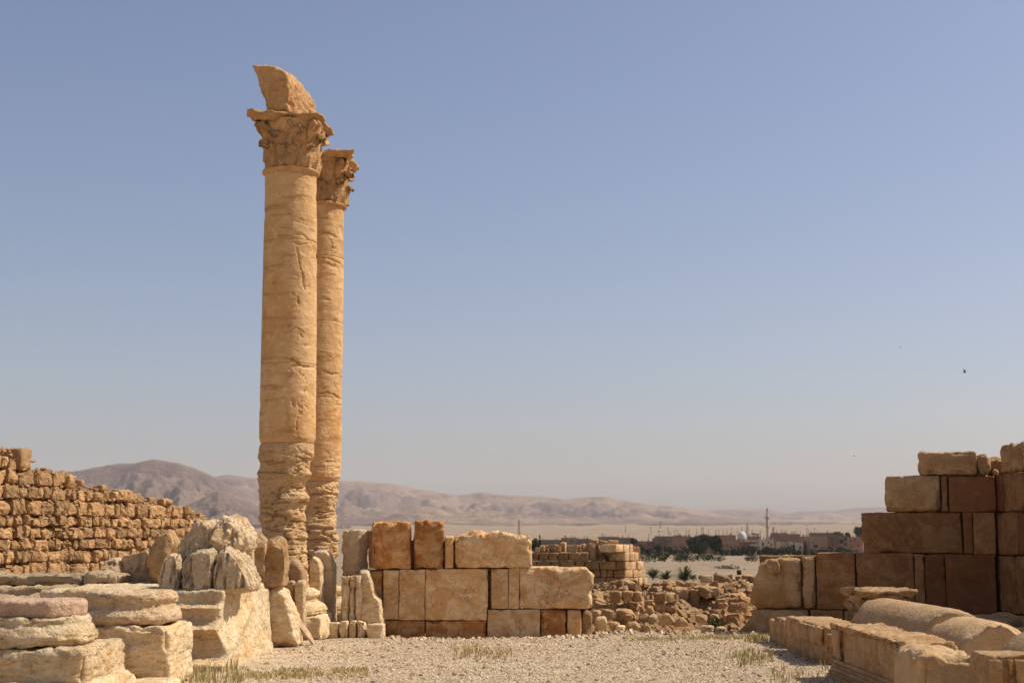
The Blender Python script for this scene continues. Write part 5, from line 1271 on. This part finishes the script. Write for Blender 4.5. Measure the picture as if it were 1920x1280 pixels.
building(1572, 1589, 1005, 602, gy_, 'narrow dark house with tall black openings', [(1577.5, 1014.5, 6, 8.5), (1585, 1010, 3.4, 7), (1585, 1020, 3.4, 7), (1585.5, 1030, 3, 5)])
building(1588, 1618, 1008, 612, pk, 'reddish house with pale balcony beside the shaded wall', [(1595, 1014, 3, 3), (1603, 1012, 4, 3), (1609, 1022, 3, 4), (1596, 1024, 2.4, 3.4)], extra=((1601, 1613, 1017, 1020.5, 'balcony'),))
building(1524, 1562, 999.5, 800, gy_, 'long purplish-grey house far behind, right of the poles', [(1535, 1003, 2, 2), (1548, 1003, 2, 2)])
building(1450, 1478, 1000, 820, pk, 'far pinkish house behind the minaret', [(1456, 1004, 1.6, 2), (1468, 1004, 1.6, 2)])
building(1398, 1426, 1006, 800, tn, 'far tan house below the two palms', [(1406, 1009, 1.6, 2), (1418, 1009, 1.6, 2)])
building(1345, 1380, 1004, 790, tn, 'far tan house behind the big trees and left of the dome', [(1352, 1007, 1.6, 2), (1370, 1007, 1.6, 2)])
building(1230, 1290, 1006, 800, gy_, 'far grey house behind the pinkish row by the big trees', [(1240, 1009, 1.6, 2), (1256, 1009, 1.6, 2)])
# mosque dome and minaret
Yd = 680; q = P(1391.5, 1010, Yd); sd = Yd / FPX
mo = empty('mosque', (q[0], Yd, TZg(Yd)), 'white domed mosque roof above the pinkish houses', 'mosque')
box('hall', (q[0] + 2, Yd + 2, (TZg(Yd) + ZP(1013, Yd)) / 2), (12, 8, ZP(1013, Yd) - TZg(Yd)), pl, mo)
zd = ZP(1010, Yd); rd = 8.6 * sd
lathe('drum', (q[0], Yd, 0), [(rd * .98, ZP(1013.5, Yd)), (rd * .98, zd - .1), (rd * 1.04, zd), (rd * 1.04, zd + .2), (rd, zd + .25)], pl, mo, nth=32)
lathe('dome', (q[0], Yd, zd + .25), [(rd * cos(a) * (1.0), rd * 1.5 * sin(a)) for a in np.linspace(0, pi / 2 - .02, 14)], M['dome'], mo, nth=40)
V, F = tube_vf([(q[0], Yd, zd + rd * 1.4), (q[0], Yd, zd + rd * 1.4 + 1.2), (q[0], Yd, ZP(986, Yd))], [.16, .12, .05], 6); mk('finial', V, F, M['pole'], mo)
Ym = 700; q = P(1439.5, 1000, Ym); sm = Ym / FPX
mi = empty('minaret', (q[0], Ym, TZg(Ym)), 'tall slender minaret with two balconies above the town', 'minaret')
def zy(y): return ZP(y, Ym)
lathe('shaft', (q[0], Ym, 0), [(3.4 * sm, TZg(Ym)), (3.2 * sm, zy(1010)), (2.9 * sm, zy(990)), (2.7 * sm, zy(971)), (2.1 * sm, zy(969)), (2.0 * sm, zy(960)), (1.5 * sm, zy(959)), (1.4 * sm, zy(957))], pl, mi, nth=10)
for y in (987, 970): lathe('balcony', (q[0], Ym, 0), [(2.6 * sm, zy(y + 3)), (3.8 * sm, zy(y + .5)), (3.8 * sm, zy(y - 1.5)), (2.4 * sm, zy(y - 1.6))], pl, mi, nth=10)
lathe('spire', (q[0], Ym, 0), [(1.7 * sm, zy(958)), (1.3 * sm, zy(955)), (.2 * sm, zy(950)), (.12 * sm, zy(944.5))], M['plaster_grey'], mi, nth=10)
# trees of the town
LD, LO = M['leaf_dark'], M['leaf_olive']
def ttree(px, ytop, ybase, w, Y, label, mat=LD, cone=False, n=1500, seed=0, leaf=.42, low=.05, cat='tree'):
    b = P(px, ybase, Y); sc_ = Y / FPX
    tree('cypress' if cone else 'tree', b, (ybase - ytop) * sc_, w * sc_, label, mat, n=n, cone=cone, leaf=leaf, low=low, group='trees along the town edge', seed=seed, lobes=9, cat=cat)
ttree(1312, 1001, 1042, 50, 560, 'broad dark tree, left one of the big pair', n=6500, seed=1, leaf=.5)
ttree(1342, 1000, 1042, 30, 565, 'dark tree, narrower right one of the big pair', n=4200, seed=2, leaf=.48)
ttree(1202, 1021, 1041, 20, 585, 'dark round tree right of the ruin corner', n=1800, seed=3)
ttree(1233, 1019, 1041, 18, 585, 'dark tree left of the tan house with upper window', n=1600, seed=4)
ttree(1253, 1025, 1042, 22, 580, 'low spreading tree left of the windowed pinkish house', n=1800, seed=5)
ttree(1187, 1008, 1020, 14, 640, 'small dark tree above the low pinkish house', n=900, seed=6)
ttree(1003, 1007, 1034, 16, 300, 'dark tree standing behind the end of the golden wall', n=2600, seed=7, leaf=.2)
ttree(1012, 1003, 1034, 8, 295, 'slim dark cypress behind the end of the golden wall', cone=True, n=1200, seed=8, leaf=.16)
ttree(1390, 1024, 1043, 20, 575, 'olive tree under the white dome', LO, n=1600, seed=9)
ttree(1409, 1023, 1043, 26, 572, 'broad olive tree left of the pale arched house', LO, n=2200, seed=10)
ttree(1442, 1024, 1040, 22, 580, 'round olive tree in front of the arched house', LO, n=1700, seed=11)
ttree(1385, 1022, 1044, 6, 570, 'narrow dark cypress left under the dome', cone=True, n=900, seed=12, leaf=.3)
ttree(1464, 1026, 1039, 16, 585, 'low olive tree right of the arched house', LO, n=1100, seed=13)
ttree(1478, 1024, 1039, 20, 583, 'olive tree left of the first tall cypress', LO, n=1500, seed=14)
ttree(1489, 1018, 1039, 8, 580, 'first tall cypress right of the minaret', cone=True, n=1500, seed=15, leaf=.3)
ttree(1510, 1014, 1039, 9, 578, 'second and taller cypress right of the minaret', cone=True, n=1600, seed=16, leaf=.3)
ttree(1499, 1030, 1040, 12, 578, 'low bush between the two tall cypresses', n=800, seed=17)
ttree(1555, 1027, 1039, 22, 585, 'low olive tree below the house with paired windows', LO, n=1500, seed=18)
ttree(1577, 1025, 1039, 22, 585, 'olive tree below the narrow dark house', LO, n=1500, seed=19)
ttree(1570, 997, 1011, 24, 720, 'dark tree behind the roofs near the shaded wall', n=1600, seed=20)
ttree(1590, 998, 1011, 16, 725, 'smaller dark tree behind the roofs near the shaded wall', n=1000, seed=21)
ttree(1612, 987, 1011, 24, 730, 'tall dark tree just left of the shaded wall', n=1800, seed=22)
ttree(1602, 1030, 1039, 20, 583, 'low bush at the foot of the reddish house', LO, n=1000, seed=23)
for k_, (x, yt, w, lab) in enumerate(((1192, 1026, 16, 'low dark bush at the foot of the low pinkish house'), (1216, 1028, 16, 'low bush between the two round trees near the ruin'), (1268, 1029, 18, 'dark bush below the row of windows by the big trees'), (1284, 1026, 16, 'bush touching the left side of the big dark pair'), (1360, 1031, 18, 'low bush right of the big dark pair'), (1376, 1028, 16, 'dark bush below the wide pinkish house'), (1425, 1030, 16, 'low bush left of the pale arches'), (1453, 1029, 14, 'bush right of the pale arched house'), (1524, 1028, 20, 'bush below the very wide dark window'), (1540, 1029, 18, 'low bush right of the very wide dark window'), (1590, 1029, 16, 'dark bush between the dark house and the reddish one'))):
    ttree(x, yt, 1041, w, 578 + k_, lab, LD if k_ % 2 else LO, n=1100, seed=40 + k_)
def tall_palm(px, ytop, ybase, Y, label, seed):
    b = P(px, ybase, Y); t_ = P(px, ytop + 3, Y); rg = random.Random(seed)
    root = empty('palm_tree', b, label, 'palm')
    V, F = tube_vf([b, (b + t_) / 2 + np.array((.1, 0, 0)), t_], [.22, .18, .15], 6); mk('trunk', V, F, M['bark'], root)
    V = []; F = []
    for i in range(16):
        a = i * 2.4; L = 2.0; e = rg.uniform(-.1, 1.1)
        p0 = t_; p1 = t_ + np.array((cos(a) * L * .5, sin(a) * L * .5, L * .5 * math.sin(e) + .15)); p2 = t_ + np.array((cos(a) * L, sin(a) * L, L * .5 * math.sin(e) - .5)); tn_ = np.array((-sin(a), cos(a), 0)) * .3
        k_ = len(V); V += [p0, p1 + tn_, p2, p1 - tn_]; F.append([k_, k_ + 1, k_ + 2, k_ + 3])
    mk('crown', np.array(V), F, LD, root, smooth=False)
tall_palm(1413, 999, 1010, 760, 'left one of two palms between dome and minaret', 1)
tall_palm(1420, 1000, 1010, 765, 'right one of two palms between dome and minaret', 2)
# poles, pylons
def pole(px, ytop, ybase, Y, label, arm=True):
    b = P(px, ybase, Y); t_ = P(px, ytop, Y); root = empty('utility_pole', b, label, 'pole', 'utility poles beyond the town')
    V, F = tube_vf([b, (b + t_) / 2, t_], [.20, .17, .13], 6); mk('mast', V, F, M['pole'], root)
    if arm: box('crossarm', (t_[0], Y, t_[2] - .8), (2.0, .15, .15), M['pole'], root, rz=random.uniform(-.4, .4))
pls = [(1128.5, 998, 1012), (1173, 985, 998), (1216.5, 1000, 1014), (1220.5, 986, 1001), (1253, 987, 1002), (1256.5, 997, 1010), (1265.5, 992, 1005), (1271, 992, 1005), (1287, 992, 1004), (1292, 992, 1004), (1306.5, 990, 1003), (1315.5, 987, 1002), (1318.5, 988, 1002), (1328.5, 991, 1006), (1342, 993, 1003), (1348, 992, 1003), (1356, 989, 1005), (1363, 992, 1004), (1371.5, 989, 1004), (1383, 992, 1004), (1410.5, 993, 1007), (1426, 993, 1010), (1457, 992, 1006), (1465, 991, 1006), (1473, 991, 1004), (1493, 993, 1006), (1501, 995, 1006), (1513, 988, 1006), (1516, 990, 1003), (1527, 988, 1001)]
pnear = {1128.5: 'above the tumbled top of the ruin', 1173: 'above the low house behind the ruin', 1216.5: 'just right of the ruin corner', 1220.5: 'left of the lattice mast with the white dot'}
ordw = ['fifth', 'sixth', 'seventh', 'eighth', 'ninth', 'tenth', 'eleventh', 'twelfth', 'thirteenth', 'fourteenth', 'fifteenth', 'sixteenth', 'seventeenth', 'eighteenth', 'nineteenth', 'twentieth', 'twenty-first', 'twenty-second', 'twenty-third', 'twenty-fourth', 'twenty-fifth', 'twenty-sixth', 'twenty-seventh', 'twenty-eighth', 'twenty-ninth', 'thirtieth']
for i, (x, a, b) in enumerate(pls):
    pole(x, a, b, 900 + (i * 37 % 140), 'utility pole ' + pnear[x] if x in pnear else f'{ordw[i - 4]} utility pole from the left in the town skyline', arm=i % 3 != 1)
def lattice(px, ytop, ybase, Y, w, label):
    b = P(px, ybase, Y); t_ = P(px, ytop, Y); root = empty('lattice_mast', b, label, 'mast')
    L = []; n = 7
    for sx, sy in ((-1, -1), (1, -1), (1, 1), (-1, 1)):
        L.append(tube_vf([b + np.array((sx * w, sy * w, 0)), (b + t_) / 2 + np.array((sx * w * .55, sy * w * .55, 0)), t_ + np.array((sx * .1, sy * .1, 0))], [.12, .10, .07], 4))
    V, F = join_vf(L); mk('legs', V, F, M['pole'], root); L = []
    for k_ in range(n):
        za, zb = k_ / n, (k_ + 1) / n
        for s_ in (-1, 1):
            wa, wb = w * (1 - za * .9), w * (1 - zb * .9)
            L.append(tube_vf([b + (t_ - b) * za + np.array((-s_ * wa, -wa, 0)), b + (t_ - b) * (za + zb) / 2 + np.array((0, -(wa + wb) / 2, 0)), b + (t_ - b) * zb + np.array((s_ * wb, -wb, 0))], .06, 4))
    V, F = join_vf(L); mk('bracing', V, F, M['pole'], root)
    V, F = boxes_mesh([((t_[0], Y, b[2] + (t_[2] - b[2]) * f), (w * 2.6, .15, .15), .2) for f in (.78, .9)]); mk('crossarms', V, F, M['pole'], root, smooth=False)
lattice(1238, 976, 997, 1100, .6, 'tall thin lattice mast standing out on the desert plain')
lattice(1401, 980, 1008, 900, .9, 'tall lattice pylon between the white dome and the minaret')
lattice(1450, 987, 1006, 880, 1.0, 'lattice pylon just right of the minaret')
lattice(973, 973, 1004, 640, .45, 'thin lattice mast above the golden wall')
q = P(1237, 994, 1090)
wt = empty('storage_tank', q, 'small bright white tank at the foot of the desert mast', 'tank')
lathe('shell', q, [(1.0, -1), (1.0, .4), (.85, .9), (.45, 1.2), (.05, 1.3)], M['van_white'], wt, nth=20)
lathe('foot', q, [(1.15, -1.2), (1.15, -.9)], M['frame'], wt, nth=20)

# ================================================================== BIRDS
def bird(px, py, Y, span, label, up):
    c = P(px, py, Y); root = empty('bird', c, label, 'bird', 'birds in the sky')
    s = span / 2
    prof = [(.0, -.30), (.03, -.22), (.075, -.08), (.085, .05), (.06, .18), (.055, .24), (.03, .29), (.003, .33)]
    th = np.linspace(0, 2 * pi, 8, endpoint=False)
    V = np.array([(r_ * cos(t_) * s * 1.6, y * s * 2, r_ * sin(t_) * s * 1.6) for r_, y in prof for t_ in th]); yw = .9
    V = np.stack([V[:, 0] * cos(yw) - V[:, 1] * sin(yw), V[:, 0] * sin(yw) + V[:, 1] * cos(yw), V[:, 2]], -1)
    mk('body', V + c, grid_faces(8, len(prof), wrap=True), M['bird'], root)
    ax_ = np.array((cos(yw), sin(yw), 0)); fw = np.array((-sin(yw), cos(yw), 0)); uz_ = np.array((0, 0, 1.0))
    for sg in (-1, 1):
        pts = [(0.05, .16, 0), (.5, .22, .5), (1.0, -.02, .75), (.55, -.12, .48), (.05, -.16, 0)]
        T = np.array([c + ax_ * sg * x * s + fw * y * s + uz_ * z_ * s * up for x, y, z_ in pts]); V = np.vstack([T, T - uz_ * .02 * s])
        F = [[0, 1, 3, 4], [1, 2, 3], [9, 8, 6, 5], [8, 7, 6]] + [[i, i + 5, (i + 1) % 5 + 5, (i + 1) % 5] for i in range(5)]
        mk('wing', V, F, M['bird'], root, smooth=False)
    T = np.array([c - fw * .5 * s + ax_ * .04 * s, c - fw * .5 * s - ax_ * .04 * s, c - fw * .85 * s - ax_ * .12 * s, c - fw * .85 * s + ax_ * .12 * s]); mk('tail', T, [[0, 1, 2, 3]], M['bird'], root, smooth=False)
bird(1809, 698, 62, .30, 'bird with raised wings, nearest to the right edge of the sky', 1.3)
bird(1689, 651, 95, .26, 'small bird gliding highest in the sky', .2)
bird(1602, 855, 95, .24, 'small bird low above the distant hills', .6)

# ================================================================== GRAVEL AND GRASS
def scatter(n, seed):
    g = np.random.default_rng(seed)
    y = 14.0 + (27.2 - 14.0) * g.random(n) ** 1.05
    lo = np.interp(y, [14, 18, 21, 24, 25.5, 27.2], [-4.4, -3.75, -3.7, -3.0, -2.3, 1.2]); hi = np.interp(y, [14, 18, 23, 25.5, 27.2], [4.2, 4.3, 4.9, 5.2, 4.6])
    x = lo + (hi - lo) * g.random(n)
    return x, y, g
def pebbles(n, seed, smin, smax, pw):
    x, y, g = scatter(n, seed)
    ok = ~((y > 25.3) & (x < 1.45) & (x > -2.6))
    x, y = x[ok], y[ok]; n = len(x)
    dens = fbm(np.stack([x * .5, y * .5, 0 * x], -1), 3, 91)
    left = ss(-1.0, -3.2, x)                          # bare trodden earth near the columns
    keep = g.random(n) < np.clip(.95 + .5 * dens - .62 * left, .12, 1); x, y, = x[keep], y[keep]; n = len(x)
    z = ground_z(x, y)
    s = smin + (smax - smin) * g.random(n) ** pw
    base = np.array([(1, 0, 0), (0, 1, 0), (-1, 0, 0), (0, -1, 0), (.45, .45, .8), (-.5, -.3, .75), (0, 0, -.5)])
    V = base[None] * g.uniform(.6, 1.25, size=(n, 7, 3)) * s[:, None, None] * np.array((1, 1, .62))
    a = g.random(n) * 2 * pi; ca, sa = np.cos(a)[:, None], np.sin(a)[:, None]
    V = np.stack([V[..., 0] * ca - V[..., 1] * sa + x[:, None], V[..., 0] * sa + V[..., 1] * ca + y[:, None], V[..., 2] + (z + s * .12)[:, None]], -1)
    f = np.array([(0, 1, 4), (1, 2, 4), (2, 5, 4), (2, 3, 5), (3, 0, 5), (0, 4, 5), (1, 0, 6), (2, 1, 6), (3, 2, 6), (0, 3, 6)])
    F = (np.arange(n) * 7)[:, None, None] + f[None]
    tone = np.clip(g.normal(.66, .24, size=n), 0, 1) if smax < .03 else np.clip(g.normal(.42, .32, size=n), 0, 1)
    return V.reshape(-1, 3), F.reshape(-1, 3), np.repeat(tone, 7)
p1 = pebbles(118000, 5, .007, .021, 1.5); p2 = pebbles(4200, 6, .018, .045, 2.6)
def foot_stones(n, seed):
    g = np.random.default_rng(seed); x = g.uniform(-2.3, 5.0, n); y = np.where(x < 1.5, 25.28 - np.abs(g.normal(0, .22, n)), 25.9 - np.abs(g.normal(0, .45, n))); z = ground_z(x, y); s_ = .015 + .05 * g.random(n) ** 2.5
    base = np.array([(1, 0, 0), (0, 1, 0), (-1, 0, 0), (0, -1, 0), (.45, .45, .8), (-.5, -.3, .75), (0, 0, -.5)])
    V = base[None] * g.uniform(.6, 1.3, size=(n, 7, 3)) * s_[:, None, None] + np.stack([x, y, z + s_ * .15], -1)[:, None]
    return V.reshape(-1, 3), ((np.arange(n) * 7)[:, None, None] + OCF[None]).reshape(-1, 3), np.repeat(np.clip(g.normal(.5, .25, n), 0, 1), 7)
p3 = foot_stones(900, 12); p2 = (np.vstack([p2[0], p3[0]]), np.vstack([p2[1], p3[1] + len(p2[0])]), np.concatenate([p2[2], p3[2]]))
V = np.vstack([p1[0], p2[0]]); F = np.vstack([p1[1], p2[1] + len(p1[0])]); T = np.concatenate([p1[2], p2[2]])
gv = mk('gravel', V, F, M['gravel'], smooth=False)
at_ = gv.data.attributes.new('tone', 'FLOAT', 'POINT'); at_.data.foreach_set('value', T.astype(np.float32))
tag(gv, 'pale gravel spread over the court floor', 'gravel', kind='stuff')
def grass(patches, seed):
    g = np.random.default_rng(seed); Vs = []; Ts = []
    for (px0, py0, px1, py1, n, h0, h1, dry) in patches:
        t_ = g.random(n); px = px0 + (px1 - px0) * g.random(n); py = py0 + (py1 - py0) * np.clip(g.normal(.5, .24, n), 0, 1)
        cl = fbm(np.stack([px * .05, py * .12, 0 * px], -1), 3, seed + 3); k_ = g.random(n) < np.clip(.55 + 1.1 * cl, .05, 1); px, py = px[k_], py[k_]; n = len(px)
        d = np.array([G(a, b) for a, b in zip(px, py)]).reshape(-1, 3); d[:, 2] = ground_z(d[:, 0], d[:, 1])
        h_ = g.uniform(h0, h1, n); a = g.random(n) * 2 * pi; ln = g.uniform(.1, .7, n) * h_
        o = np.stack([np.cos(a), np.sin(a), 0 * a], -1); wv = np.stack([-np.sin(a), np.cos(a), 0 * a], -1) * g.uniform(.0035, .007, n)[:, None]
        up = np.array((0, 0, 1.0))
        mdl = d + o * (ln * .35)[:, None] + up * (h_ * .6)[:, None]; tip = d + o * ln[:, None] + up * h_[:, None]
        Vs.append(np.stack([d - wv, d + wv, mdl + wv * .8, mdl - wv * .8, tip], 1)); Ts.append(np.clip(g.normal(dry, .2, n), 0, 1))
    V = np.concatenate(Vs); n = len(V); T = np.repeat(np.concatenate(Ts), 5)
    b = np.arange(n) * 5
    F = np.vstack([np.stack([b, b + 1, b + 2], -1), np.stack([b, b + 2, b + 3], -1), np.stack([b + 3, b + 2, b + 4], -1)])
    return V.reshape(-1, 3), F, T
def grass_obj(label, patches, seed):
    V, F, T = grass(patches, seed); o = mk('grass', V, F, M['grass'], smooth=False)
    a = o.data.attributes.new('tone', 'FLOAT', 'POINT'); a.data.foreach_set('value', T.astype(np.float32)); return tag(o, label, 'grass', kind='stuff')
grass_obj('dry grass strip and green tufts in front of the pedestal', [(375, 1262, 460, 1285, 420, .06, .17, .5), (395, 1240, 445, 1266, 200, .07, .19, .4), (440, 1254, 690, 1272, 3600, .025, .06, .9), (480, 1262, 640, 1276, 500, .025, .06, .85)], 3)
grass_obj('small dry grass patch in the middle of the gravel', [(850, 1216, 960, 1234, 750, .04, .11, .75), (845, 1206, 900, 1222, 120, .04, .12, .7)], 5)
grass_obj('thin grass along the gravel edge in front of the gap', [(1170, 1184, 1345, 1204, 1100, .03, .10, .7), (1340, 1186, 1440, 1200, 900, .03, .10, .8)], 7)
grass_obj('green grass tufts beside the fallen blocks', [(1372, 1222, 1450, 1252, 600, .04, .12, .45), (1395, 1188, 1460, 1206, 700, .04, .12, .35), (1300, 1215, 1400, 1262, 220, .03, .10, .5), (1440, 1250, 1560, 1285, 260, .04, .11, .5)], 9)
grass_obj('grass tufts at the kerb below the two columns', [(606, 1174, 652, 1190, 500, .05, .15, .5), (655, 1176, 720, 1186, 350, .03, .09, .6)], 11)
grass_obj('weeds growing at the foot of the two column bases', [(225, 1266, 330, 1286, 260, .08, .25, .5), (300, 1262, 380, 1284, 350, .06, .2, .4)], 13)
